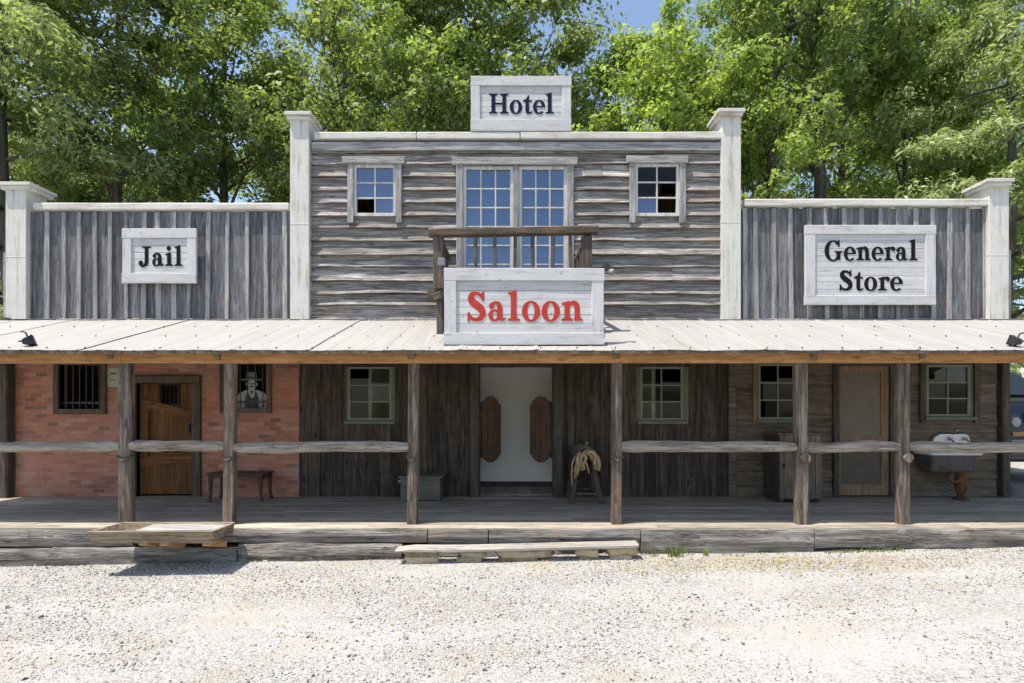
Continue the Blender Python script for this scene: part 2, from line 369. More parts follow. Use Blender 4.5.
def mk_glass():
    k = NT('old window glass')
    n = k.noise(k.n('ShaderNodeTexCoord').outputs['Object'], 3., 2, .5)
    b = k.n('ShaderNodeBump', {'Height': n, 'Strength': .025, 'Distance': .02}).outputs[0]
    gl = k.n('ShaderNodeBsdfGlossy', {'Color': (1,1,1,1), 'Roughness': .02, 'Normal': b}).outputs[0]
    tr = k.n('ShaderNodeBsdfTransparent', {'Color': (.5,.55,.46,1)}).outputs[0]
    fr = k.n('ShaderNodeFresnel', {'IOR': 1.36, 'Normal': b}).outputs[0]
    return k.done(k.n('ShaderNodeMixShader', {0: fr, 1: tr, 2: gl}).outputs[0])
M['glass'] = mk_glass()
def mk_blueglass():
    k = NT('glass with sky blue painted in')  # blue of the reflected sky put into the pane colour
    n = k.noise(k.n('ShaderNodeTexCoord').outputs['Object'], 2.2, 2, .5)
    b = k.n('ShaderNodeBump', {'Height': n, 'Strength': .05, 'Distance': .02}).outputs[0]
    gl = k.n('ShaderNodeBsdfGlossy', {'Color': (.29,.35,.45,1), 'Roughness': .03, 'Normal': b}).outputs[0]
    df = k.n('ShaderNodeBsdfDiffuse', {'Color': (.025,.04,.075,1)}).outputs[0]
    return k.done(k.n('ShaderNodeMixShader', {0: .45, 1: df, 2: gl}).outputs[0])
M['blueglass'] = mk_blueglass()

def mk_leaf(name, stops, trans=.35, rough=.55):
    k = NT(name); rn = k.n('ShaderNodeNewGeometry').outputs['Random Per Island']
    co = k.n('ShaderNodeTexCoord').outputs['Object']
    oi = k.n('ShaderNodeObjectInfo').outputs['Random']
    n = k.noise(co, .45, 3, .5)
    f = k.math('ADD', k.math('MULTIPLY', rn, .55), k.math('MULTIPLY', n, .6), True)
    c = k.ramp(f, stops)
    v = k.math('ADD', k.math('MULTIPLY', oi, .3), .85)
    c = k.mix(1., c, k.n('ShaderNodeCombineColor', {0: v, 1: v, 2: v}).outputs[0], 'MULTIPLY')
    p = k.bsdf(c, .5, **{'Specular IOR Level': .3})
    t = k.n('ShaderNodeBsdfTranslucent', {'Color': k.mix(1., c, (1.45,1.5,.65), 'MULTIPLY')}).outputs[0]
    return k.done(k.n('ShaderNodeMixShader', {0: trans, 1: p, 2: t}).outputs[0])
M['leaf_maple'] = mk_leaf('bright maple leaves', [(.2,(0.146,0.220,0.054)), (.5,(.2,.285,.075)), (.8,(0.378,0.452,0.156))], .42)
M['leaf_oak']   = mk_leaf('deep green oak leaves', [(.2,(0.116,0.173,0.060)), (.5,(0.205,0.281,0.101)), (.8,(0.342,0.408,0.181))], .4)
M['leaf_grey']  = mk_leaf('grey olive needles', [(.2,(0.150,0.210,0.086)), (.5,(0.252,0.319,0.148)), (.8,(0.413,0.472,0.259))], .35)
M['leaf_pop']   = mk_leaf('mid green poplar leaves', [(.2,(0.130,0.198,0.060)), (.5,(0.232,0.319,0.108)), (.8,(0.368,0.440,0.181))], .42)
M['grass']      = mk_leaf('weed blades', [(.2,(.1,.15,.03)), (.8,(.2,.25,.07))], .3)
M['dryleaf']    = mk_leaf('dry leaves', [(.2,(.22,.13,.05)), (.5,(.36,.25,.1)), (.8,(.42,.36,.14))], .15)
M['screen'] = plain('even tan door screen', (.19,.155,.112), .75, .12, 5.)  # even tan over the whole upper door panel
EXPOSURE = .9
def mk_carglass():
    k = NT('dark car glass'); return k.done(k.bsdf((.012,.016,.015), .12))
M['carglass'] = mk_carglass()

def mk_stone():
    k = NT('buff fieldstone'); co = k.n('ShaderNodeTexCoord').outputs['Object']; oi = k.n('ShaderNodeObjectInfo').outputs['Random']
    n = k.noise(co, 9., 8, .7); c = k.ramp(k.math('ADD', k.math('MULTIPLY', n, .7), k.math('MULTIPLY', oi, .35)), [(.25,(.12,.1,.06)), (.45,(.34,.28,.17)), (.62,(.5,.43,.3)), (.8,(.55,.33,.15))])
    return k.done(k.bsdf(c, .95, n, .9, .02))
M['stone'] = mk_stone()
M['lowpanel'] = plain('dark lower door panel', (.11,.088,.062), .7, .2, 5.)
# ------------------------------------------------------------------ bold serif letters, each drawn as a few thick strokes
def _cr(pts, n=10):
    out = []; P_ = [pts[0]] + list(pts) + [pts[-1]]
    for i in range(1, len(P_) - 2):
        for j in range(n):
            t = j / n; r = []
            for c in range(len(pts[0])):
                a, b, d, e = P_[i-1][c], P_[i][c], P_[i+1][c], P_[i+2][c]
                r.append(.5 * (2*b + (d-a)*t + (2*a-5*b+4*d-e)*t*t + (3*b-a-3*d+e)*t**3))
            out.append(tuple(r))
    out.append(tuple(pts[-1])); return out
def rib(pts):            # (x, z, width) centre line -> outer / inner polylines
    q = _cr(pts); o, i = [], []
    for k, (x, z, w) in enumerate(q):
        a = q[max(k-1, 0)]; b = q[min(k+1, len(q)-1)]
        dx, dz = b[0]-a[0], b[1]-a[1]; l = math.hypot(dx, dz) or 1
        nx, nz_ = -dz/l, dx/l
        o.append((x + nx*w/2, z + nz_*w/2)); i.append((x - nx*w/2, z - nz_*w/2))
    return ('s', o, i)
def ring(cx, cz, rx, rz, ix, iz, a0=0, a1=360, n=40, tilt=0):
    o, i = [], []
    for k in range(n + 1):
        a = math.radians(a0 + (a1-a0) * k / n)
        o.append((cx + rx*math.cos(a), cz + rz*math.sin(a)))
        b = a + math.radians(tilt)
        i.append((cx + ix*math.cos(b), cz + iz*math.sin(b)))
    return ('s', o, i)
def poly(*p): return ('p', list(p))
def rc(x0, x1, z0, z1): return poly((x0,z0), (x1,z0), (x1,z1), (x0,z1))
def dot(cx, cz, r, n=16): return ('p', [(cx + r*math.cos(2*math.pi*k/n), cz + r*math.sin(2*math.pi*k/n)) for k in range(n)])
def serif(x0, x1, z0, z1, sx0, sx1, up):   # slab with little brackets towards the stem
    if up: return poly((x0,z0), (x1,z0), (x1,z0+(z1-z0)*.5), (sx1,z1), (sx0,z1), (x0,z0+(z1-z0)*.5))
    return poly((x0,z1), (x0,z1-(z1-z0)*.5), (sx0,z0), (sx1,z0), (x1,z1-(z1-z0)*.5), (x1,z1))
GLY = {
 'H': (.84, [rc(.1,.26,.05,.67), rc(.55,.71,.05,.67), rc(.24,.57,.325,.395), serif(.0,.36,0,.075,.1,.26,True), serif(.45,.81,0,.075,.55,.71,True), serif(.0,.36,.645,.72,.1,.26,False), serif(.45,.81,.645,.72,.55,.71,False)]),
 'l': (.40, [rc(.1,.26,.04,.72), serif(.01,.36,0,.075,.1,.26,True), poly((.01,.70),(.03,.655),(.12,.655),(.26,.70),(.26,.765))]),
 'i': (.40, [rc(.1,.26,.04,.44), serif(.01,.36,0,.075,.1,.26,True), poly((.01,.44),(.03,.395),(.12,.395),(.26,.44),(.26,.505)), dot(.17,.645,.092)]),
 'J': (.56, [rc(.26,.42,.16,.67), serif(.14,.54,.645,.72,.26,.42,False), rib([(.34,.2,.16),(.325,.1,.15),(.26,.025,.11),(.17,-.01,.085),(.09,.03,.075),(.06,.08,.06)]), dot(.095,.105,.092)]),
 'a': (.56, [rib([(.34,.05,.15),(.345,.2,.15),(.345,.33,.15),(.31,.415,.115),(.24,.455,.07),(.16,.445,.06),(.1,.4,.05)]), dot(.115,.365,.075), ring(.205,.135,.185,.15,.065,.1,40,330,30), rc(.2,.3,.24,.275), rib([(.36,.1,.13),(.385,.045,.1),(.44,.03,.06),(.51,.075,.035)])]),
 'o': (.56, [ring(.27,.235,.26,.26,.1,.212,0,360,48,0)]),
 't': (.40, [rc(.1,.25,.1,.5), poly((.1,.5),(.25,.5),(.25,.66),(.2,.66),(.16,.57)), poly((.0,.43),(.0,.47),(.14,.54),(.22,.48),(.36,.48),(.36,.42)), rib([(.175,.12,.15),(.19,.06,.13),(.24,.025,.09),(.31,.03,.06),(.38,.085,.035)])]),
 'e': (.52, [ring(.265,.235,.255,.26,.105,.205,0,318,44,-4), rc(.13,.505,.225,.275)]),
 'S': (.60, [rib([(.46,.5,.03),(.44,.58,.06),(.37,.655,.085),(.28,.68,.085),(.17,.655,.13),(.125,.56,.17),(.19,.455,.19),(.33,.365,.19),(.435,.27,.19),(.46,.165,.16),(.40,.07,.13),(.29,.03,.085),(.18,.045,.085),(.1,.12,.06),(.065,.2,.03)]), poly((.43,.50),(.50,.50),(.50,.73),(.455,.73),(.41,.64)), poly((.03,.21),(.095,.21),(.12,.08),(.075,-.02),(.03,-.02))]),
 'n': (.64, [rc(.1,.25,.04,.42), serif(.01,.34,0,.075,.1,.25,True), poly((.01,.44),(.03,.395),(.11,.395),(.25,.40),(.25,.5)), rib([(.22,.37,.05),(.29,.43,.085),(.37,.445,.12),(.445,.38,.15),(.46,.26,.15),(.46,.05,.15)]), serif(.375,.62,0,.075,.385,.535,True)]),
 'G': (.80, [ring(.37,.345,.36,.38,.175,.325,42,322,48,0), rc(.51,.67,.02,.31), serif(.43,.76,.27,.335,.51,.67,False), poly((.57,.50),(.635,.50),(.635,.735),(.59,.735),(.53,.64))]),
 'r': (.48, [rc(.1,.25,.04,.42), serif(.01,.36,0,.075,.1,.25,True), poly((.01,.44),(.03,.395),(.11,.395),(.25,.40),(.25,.5)), rib([(.2,.33,.05),(.26,.42,.07),(.33,.455,.085),(.40,.45,.09)]), dot(.4,.405,.08)]),
}
def text_mesh(word, x0, x1, zb, cap_h, yf, th=.012):
    """the word between x0 and x1 on baseline zb; front face at yf"""
    mb = MB(); tot = sum(GLY[c][0] for c in word); adv = 0.; sx = (x1 - x0) / (tot - .04); sz = cap_h / .72; q = 0
    for c in word:
        w, strokes = GLY[c]
        for st in strokes:
            e = q % 5 * .0004; q += 1
            T = lambda p: (x0 + (adv + p[0]) * sx, zb + p[1] * sz)
            if st[0] == 'p': mb.prism([T(p) for p in st[1]], yf - e, yf + th)
            else: mb.strip([T(p) for p in st[1]], [T(p) for p in st[2]], yf - e, yf + th)
        adv += w
    return mb
# ------------------------------------------------------------------ walls
def lap_wall(mb, x0, x1, z0, z1, rows, holes, t=.03, yb=0., seed=1., cup=.010, joints=2):
    """horizontal clapboards; rows = heights of the butt edges from the top down"""
    rr = random.Random(int(seed * 97))
    edges = [z1] + [z for z in rows if z0 < z < z1] + [z0]
    for ri in range(len(edges) - 1):
        a, b = edges[ri + 1], edges[ri]
        cuts = sorted([x0 + (x1 - x0) * rr.uniform(.1, .9) for _ in range(rr.randint(0, joints))])
        xs = [x0] + cuts + [x1]; tt = t * rr.uniform(.75, 1.3)
        for xa, xb in zip(xs[:-1], xs[1:]):
            for px0, px1, pz0, pz1 in rects_minus([(xa + .0015, xb - .0015, a, b)], holes):
                n = max(2, int((px1 - px0) / .16)); secs = []
                for i in range(n + 1):
                    x = px0 + (px1 - px0) * i / n
                    w1 = cup * nz(x * 1.7, ri * 3.3, seed); w2 = .014 * nz(x * .9, ri * 7.1, seed + 4) + .013 * nz(x * 3.7, ri * 3.1, seed + 6)
                    f0 = (b - pz0) / (b - a); f1 = (b - pz1) / (b - a)
                    zb_ = pz0 + (w2 if abs(pz0 - a) < 1e-6 else 0)
                    yo0 = yb - (tt + w1) * f0 - .003; yo1 = yb - (tt + w1) * f1 - .003
                    prof = []
                    for q in (.3, .58, .8):
                        fq = f0 + (f1 - f0) * q; prof.append((x, yb - (tt + w1) * max(0, fq) ** 2.1 - .003, zb_ + (pz1 - zb_) * q))
                    yo0 = yb - (tt + w1) * f0 ** 2.1 - .003; yo1 = yb - (tt + w1) * f1 ** 2.1 - .003
                    secs.append([(x, yb + .02, zb_ + .004), (x, yo0 + .004, zb_), (x, yo0, zb_ + .006), *prof, (x, yo1, pz1), (x, yb + .02, pz1)])
                mb.loft(secs)

def plank_wall(mb, x0, x1, z0, z1, wmin, wmax, holes, yb=0., th=.022, seed=1, dy=.006, edges=None):
    rr = random.Random(seed); x = x0; i = 0
    xs = [x0]
    if edges: xs = edges
    else:
        while xs[-1] < x1 - wmax * 1.2: xs.append(xs[-1] + rr.uniform(wmin, wmax))
        xs.append(x1)
    for xa, xb in zip(xs[:-1], xs[1:]):
        d = rr.uniform(-dy, dy); zb = rr.uniform(0, .012)
        for a, b, c, e in rects_minus([(xa + .002, xb - .002, z0 + zb, z1)], holes):
            n = max(1, int((e - c) / .4)); secs = []
            for k in range(n + 1):
                z = c + (e - c) * k / n; j = .003 * nz(xa * 9, z * 2, seed)
                secs.append([(a + j, yb, z), (a + j, yb - th + d, z), (a + j + .003, yb - th + d - .002, z), (b + j * .5 - .003, yb - th + d - .002, z), (b + j * .5, yb - th + d, z), (b + j * .5, yb, z)])
            mb.loft(secs)

def solid_wall(mb, x0, x1, z0, z1, y0, y1, holes):
    for a, b, c, e in rects_minus([(x0, x1, z0, z1)], holes): mb.box(a, b, y0, y1, c, e)

def px_rect(px0, px1, py0, py1, Y=0.): return (PX(px0, Y), PX(px1, Y), PZ(py1, Y), PZ(py0, Y))

def window(parent, r, cols, rows, mats, yf=.0, frame=.05, mun=.016, depth=.05, panes=None, glass='glass', dead=()):
    """sash with muntins in the opening r = (x0,x1,z0,z1); part window > glass"""
    x0, x1, z0, z1 = r; mb = MB()
    mb.box(x0, x0 + frame, yf, yf + depth, z0, z1); mb.box(x1 - frame, x1, yf, yf + depth, z0, z1)
    mb.box(x0 + frame, x1 - frame, yf, yf + depth, z0, z0 + frame * 1.1); mb.box(x0 + frame, x1 - frame, yf, yf + depth, z1 - frame, z1)
    ix0, ix1, iz0, iz1 = x0 + frame, x1 - frame, z0 + frame * 1.1, z1 - frame
    for i in range(1, cols):
        x = ix0 + (ix1 - ix0) * i / cols; mb.box(x - mun/2, x + mun/2, yf + .012, yf + depth - .008, iz0, iz1)
    for j in range(1, rows):
        z = iz0 + (iz1 - iz0) * j / rows
        for i in range(cols):
            xa = ix0 + (ix1 - ix0) * i / cols + (mun/2 if i else 0); xb = ix0 + (ix1 - ix0) * (i + 1) / cols - (mun/2 if i < cols - 1 else 0)
            mb.box(xa, xb, yf + .012, yf + depth - .008, z - mun/2, z + mun/2)
    w = mb.build('window', mats, parent)
    g = MB()
    for i in range(cols):
        for j in range(rows):
            if (i, j) in dead: continue
            xa = ix0 + (ix1 - ix0) * i / cols; xb = ix0 + (ix1 - ix0) * (i + 1) / cols
            za = iz0 + (iz1 - iz0) * j / rows; zb = iz0 + (iz1 - iz0) * (j + 1) / rows
            a = RND.uniform(-.004, .004); b = RND.uniform(-.004, .006); y = yf + depth * .55
            e = .001
            g.add([(xa+e, y + a, za+e), (xb-e, y - a, za+e), (xb-e, y - a + b, zb-e), (xa+e, y + a + b, zb-e)], [(0,1,2,3)])
    g.build('glass', M[glass], w)
    return w

ZT = 3.44         # where the porch roof meets the wall
# openings, in wall-plane metres
JW1 = px_rect(60, 102, 365, 409); JW2 = px_rect(226, 267, 364, 408); JD = (PX(137), PX(193), DECK, PZ(383))
SW1 = px_rect(348, 392, 367, 423); SW2 = px_rect(640, 683, 367, 423); SD = (PX(480), PX(552.5), DECK, PZ(367))
GW1 = px_rect(758, 798, 364, 422); GW2 = px_rect(926, 970, 365, 419); GD = (PX(838), PX(889), DECK, PZ(366))
XJ0, XJ1, XS1, XG1 = PX(3), PX(299), PX(728), PX(1003)
UL, UR, UD = px_rect(354, 396, 165, 216), px_rect(635, 679, 164, 216), (PX(463), PX(567), 3.66, PZ(166.5))
XH0, XH1 = PX(309), PX(723)

def house_shell(root, x0, x1, zr, depth=5.2, side='grey_x', sides=(True, True)):
    """back wall, side walls, inside boards and low roof behind the false front"""
    zb = 0.05
    mb = MB(); mb.box(x0 + .1, x1 - .1, depth - .08, depth, zb, zr - .2); mb.build('back_wall', M[side], root)
    for k, x in enumerate((x0, x1)):
        if sides[k]:
            mb = MB(); rows = [zb + .25 * i for i in range(1, int((zr - zb) / .25))]
            s = 1 if k else -1
            mb.box(x - s * .06 if s > 0 else x, x if s > 0 else x + .06, .13, depth, zb, zr - .1); mb.build('side_wall', M[side], root)
    mb = MB(); n = 2
    mb.loft([[(x0, .14, zr), (x1, .14, zr), (x1, .14, zr + .06), (x0, .14, zr + .06)], [(x0, depth + .25, zr - .35), (x1, depth + .25, zr - .35), (x1, depth + .25, zr - .29), (x0, depth + .25, zr - .29)]])
    mb.build('building_roof', M['roofdeck'], root)
    mb = MB(); mb.box(x0 + .1, x1 - .1, .13, depth - .1, DECK - .09, DECK - .01); mb.build('floor_boards', M['darkroom'], root)

def pilaster(root, x0, x1, zb, zt, capx0, capx1, y0=-.085, y1=.33):
    mb = MB(); mb.box(x0, x1, y0, y1, zb, zt - .11)
    for z in (zb + (zt - zb) * .47,): mb.box(x0 - .004, x1 + .004, y0 - .004, y1, z, z + .012)
    p = mb.build('pilaster', M['cream'], root, bevel=.006)
    c = MB(); c.box(capx0, capx1, y0 - .07, y1 + .08, zt - .055, zt); c.box(capx0 + .03, capx1 - .03, y0 - .04, y1 + .05, zt - .115, zt - .055)
    c.build('pilaster_cap', M['cream_x'], p, bevel=.006)
    return p

# ------------------------------------------------------------------ jail
jail = thing('jail_building', (PX(150), 0, DECK), 'red brick jail with barred windows and a grey board false front above the porch', 'building')
mb = MB(); solid_wall(mb, PX(14), XJ1, DECK - .25, ZT, 0, .13, [JW1, JW2, JD]); mb.build('brick_wall', M['brick'], jail)
mb = MB(); mb.timber((PX(8), -.06, DECK - .1), (PX(8), -.06, ZT), .24, .2, 10, .015, 3.); mb.build('corner_post', M['darktrim'], jail)
tz = PZ(211.5)
bx = [29,47,64,79,95,110,126,144,158,174,189,208,227,247,266,285]
mb = MB(); plank_wall(mb, PX(24), PX(291), ZT - .15, tz, .2, .3, [], yb=.05, th=.03, seed=5, dy=.003, edges=[PX(24)] + [PX(q) for q in bx[1:-1]] + [PX(291)])
mb.build('upper_boards', M['grey_v'], jail)
mb = MB()
for i, q in enumerate(bx):
    x = PX(q); w = RND.uniform(.03, .042); s = RND.uniform(-.012, .012)
    mb.timber((x + s, .003, ZT - .1), (x - s, .003, tz - .002), w * 2, .026, 8, .004, q * .3, side=(1,0,0))
mb.build('battens', M['batten'], jail)
mb = MB(); mb.timber((PX(36), .0, PZ(207.2)), (PX(289.5), .0, PZ(207.2)), .12, .115, 10, .005, 2.); mb.build('parapet_trim', M['cream_x'], jail)
pilaster(jail, PX(5.5, -.085), PX(26, -.085), ZT - .08, PZ(181.5, -.15), PX(-3, -.15), PX(30, -.15))
mb = MB(); mb.timber((PX(2), .1, ZT - .3), (PX(2), .1, PZ(251)), .12, .03, 5, .003, 8., side=(1,0,0)); mb.build('end_board', M['batten'], jail)
house_shell(jail, PX(6), XJ1 - .003, ZT + .35, sides=(True, False))
mb = MB(); mb.box(PX(20), XJ1 - .1, 1.3, 1.36, DECK, ZT); mb.build('inside_wall', M['jailtrim'], jail)

def barred(r, nb, seed):
    x0, x1, z0, z1 = r; t = .085; mb = MB()
    mb.box(x0 - t, x0, -.045, .1, z0 - t, z1 + .06); mb.box(x1, x1 + t, -.045, .1, z0 - t, z1 + .06)
    mb.box(x0, x1, -.045, .1, z0 - t, z0); mb.box(x0, x1, -.045, .1, z1, z1 + .06)
    w = mb.build('barred_window', M['jailtrim'], jail, bevel=.005)
    b = MB()
    for i in range(nb):
        x = x0 + (x1 - x0) * (i + .7) / (nb + .4)
        b.tube([(x, .045, z0 - .01), (x, .045, z1 + .01)], .009, 8)
    b.box(x0, x1, .052, .06, z0 + (z1 - z0) * .12, z0 + (z1 - z0) * .12 + .03)
    b.build('bars', M['bars'], w)
barred(JW1, 6, 1); barred(JW2, 5, 2)
# jail door
x0, x1, z0, z1 = JD
mb = MB(); mb.box(PX(193), PX(201.5), -.05, .1, DECK, z1); mb.box(PX(134), PX(137), -.05, .1, DECK, z1); mb.timber((PX(133), -.035, z1 + .06), (PX(202), -.035, z1 + .06), .12, .12, 4, .006, 5.)
mb.build('door_frame', M['jailtrim'], jail, bevel=.004)
hz = px_rect(159, 176, 385, 404)
mb = MB(); plank_wall(mb, x0 + .01, x1 - .01, z0 + .03, z1 - .015, .11, .17, [hz], yb=.09, th=.035, seed=8, dy=.002)
dr = mb.build('door', M['door'], jail)
mb = MB()
mb.timber((x0 + .06, .045, PZ(402)), (PX(190), .045, PZ(414.5)), .03, .12, 4, .004, 2.)
mb.timber((x0 + .03, .045, PZ(463)), (PX(192), .045, PZ(459)), .03, .13, 4, .004, 3.)
mb.timber((PX(147), .043, PZ(411)), (PX(147), .043, PZ(456)), .03, .07, 3, .004, 4.)
mb.build('door_brace', M['door_x'], dr)
mb = MB(); a, b, c, e = hz
mb.box(a - .035, a, .035, .1, c - .035, e + .035); mb.box(b, b + .035, .035, .1, c - .035, e + .035); mb.box(a, b, .035, .1, c - .035, c); mb.box(a, b, .035, .1, e, e + .035)
for i in range(3):
    x = a + (b - a) * (i + 1) / 4; mb.tube([(x, .075, c), (x, .075, e)], .008, 8)
mb.build('hatch', M['iron'], dr)
mb = MB(); mb.box(PX(188), PX(191.5), .03, .052, PZ(434), PZ(424)); mb.tube([(PX(189.7), .03, PZ(432)), (PX(189.7), -.02, PZ(431)), (PX(189.7), -.02, PZ(426.5)), (PX(189.7), .03, PZ(425.5))], .012, 8)
mb.build('handle', M['iron'], dr)
# paper notice on the brick
pn = MB(); a, b, c, e = px_rect(107.5, 118, 368, 387)
secs = [[(a + (b - a) * i / 4, -.004 - .006 * abs(math.sin(i * 1.3)), c), (a + (b - a) * i / 4, -.004 - .008 * abs(math.sin(i * 1.1 + .4)), e), (a + (b - a) * i / 4, -.002, e), (a + (b - a) * i / 4, -.002, c)] for i in range(5)]
pn.loft(secs); pn.mi = 1
w = b - a; h = e - c
for k, (u0, u1, v) in enumerate(((.35,.9,.72),(.35,.85,.66),(.2,.32,.62),(.25,.35,.42),(.3,.8,.34))):
    pn.box(a + w*u0, a + w*u1, -.0155, -.0125, c + h*v, c + h*v + .012)
o = pn.build('paper_notice', [M['paper'], M['ink']]); tag(o, 'small yellowed paper notice pinned to the brick beside the first barred window', 'notice')

# flat printed photograph of a man stood behind the bars
pc = MB(); Y = .16; Tx = lambda u, v: (PX(252, Y) + u, PZ(409, Y) + v)
def flat(pts, d, mi): pc.mi = mi; pc.prism([Tx(*p) for p in pts], Y - .004 - d, Y - d)
def ell(cx, cz, rx, rz, n=22): return [(cx + rx*math.cos(2*math.pi*i/n), cz + rz*math.sin(2*math.pi*i/n)) for i in range(n)]
flat([(-.27,.0),(.26,.0),(.275,.17),(.21,.27),(.1,.32),(-.1,.32),(-.22,.26),(-.28,.16)], 0, 2)          # jacket
flat([(-.12,.0),(.12,.0),(.11,.2),(.07,.31),(-.07,.31),(-.11,.2)], .003, 0)                              # dark waistcoat
flat([(-.075,.31),(-.02,.2),(.0,.18),(.03,.2),(.085,.31),(.03,.34),(-.03,.34)], .006, 2)                # collar
flat([(-.03,.3),(.0,.25),(.03,.3),(.015,.32),(-.015,.32)], .009, 0)                                      # tie
flat(ell(0, .42, .082, .115), .0095, 2)                                                                  # face
flat(ell(-.088, .42, .016, .03), .008, 1); flat(ell(.088, .42, .016, .03), .008, 1)                     # ears
flat(ell(-.032, .435, .02, .009), .0125, 0); flat(ell(.032, .435, .02, .009), .0125, 0)                  # eyes
flat([(-.012,.39),(.012,.39),(.006,.435),(-.004,.435)], .0125, 1)                                        # nose
flat([(-.045,.372),(.045,.372),(.03,.388),(0,.39),(-.03,.388)], .0135, 0)                                # moustache
flat([(-.028,.352),(.028,.352),(.02,.358),(-.02,.358)], .0125, 1)
flat([(-.19,.505),(-.15,.478),(-.05,.49),(.05,.49),(.15,.478),(.2,.51),(.15,.505),(.06,.515),(-.06,.515),(-.15,.502)], .0165, 1)   # brim
flat([(-.092,.512),(.092,.512),(.085,.6),(.04,.63),(0,.615),(-.04,.63),(-.085,.6)], .0145, 1)            # hat crown
flat([(-.09,.515),(.09,.515),(.088,.54),(-.088,.54)], .0185, 0)                                          # hat band
o = pc.build('photo_cutout', [M['photo_lo'], M['photo_mid'], M['photo_hi']]); tag(o, 'grey flat photo print of a man in a brimmed hat behind jail window bars', 'photo cutout')

# ------------------------------------------------------------------ hotel and saloon
hotel = thing('hotel_saloon_building', (0, 0, DECK), 'two storey hotel of grey clapboard with balcony over a dark plank saloon front', 'building')
mb = MB(); plank_wall(mb, XJ1 + .004, XS1 - .003, DECK - .02, ZT, .11, .26, [SW1, SW2, SD], yb=.03, th=.03, seed=21, dy=.009); mb.build('saloon_planks', M['saloon'], hotel)
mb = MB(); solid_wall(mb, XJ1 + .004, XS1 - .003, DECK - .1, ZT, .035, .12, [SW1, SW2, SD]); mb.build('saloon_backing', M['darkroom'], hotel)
rows = [PZ(q) for q in (153, 164, 177, 190.5, 203, 216, 228, 241, 255, 267, 281, 294, 305)]
mb = MB(); holes = [UL, UR, UD]
lap_wall(mb, XH0, XH1, ZT - .12, PZ(141), rows, holes, .05, .03, 3.3, .018); mb.build('clapboards', M['siding'], hotel)
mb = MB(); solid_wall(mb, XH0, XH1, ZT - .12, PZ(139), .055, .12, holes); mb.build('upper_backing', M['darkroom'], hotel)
mb = MB(); mb.timber((PX(312), -.01, PZ(147)), (PX(722), -.01, PZ(147)), .05, .14, 14, .006, 4.); mb.build('frieze_board', M['grey_x'], hotel)
for a, b in ((316, 416.5), (417.5, 519.5), (520.5, 721)):
    mb = MB(); mb.timber((PX(a), .0, PZ(136.8)), (PX(b), .0, PZ(136.8 + RND.uniform(-.3,.3))), .13, .115, 8, .007, a * .1); mb.build('parapet_trim', M['cream_x'], hotel)
pilaster(hotel, PX(290, -.085), PX(309, -.085), ZT - .08, PZ(111, -.15), PX(284.5, -.15), PX(311, -.15))
pilaster(hotel, PX(722, -.085), PX(741, -.085), ZT - .08, PZ(108, -.15), PX(718.5, -.15), PX(745.5, -.15))
house_shell(hotel, PX(300), XS1 - .003, 6.25, 5.2, sides=(True, True))
mb = MB(); mb.box(PX(302), PX(730), .13, 5.1, 3.5, 3.56); mb.build('upper_floor', M['darkroom'], hotel)
mb = MB(); mb.box(PX(302), PX(730), 1.3, 1.36, 3.56, 6.0)
mb.timber((PX(655), 1.1, 4.6), (PX(672), .8, 6.1), .1, .1, 2, .002, 1.); mb.build('upper_inside_wall', M['storedoor'], hotel)
# saloon interior seen through the doorway
mb = MB(); mb.box(-2.4, 2.4, 1.1, 1.16, DECK, ZT); mb.box(-2.42, -2.36, .13, 1.1, DECK, ZT); mb.box(2.36, 2.42, .13, 1.1, DECK, ZT); mb.box(-2.36, 2.36, .13, 1.1, 3.1, 3.15); mb.build('saloon_inside_wall', M['plaster'], hotel)
mb = MB(); mb.box(-2.3, 2.3, 1.08, 1.098, DECK, PZ(481.5, 1.08)); mb.build('skirting', M['darktrim_x'], hotel)
mb = MB(); plank_wall(mb, -2.3, 2.3, .1, 1.078, .14, .2, [], yb=0, th=.02, seed=4, dy=.001)
mb.move(lambda p: Vector((p.x, p.z, DECK - .003 + p.y + .02))); mb.build('saloon_floor', M['deck'], hotel)
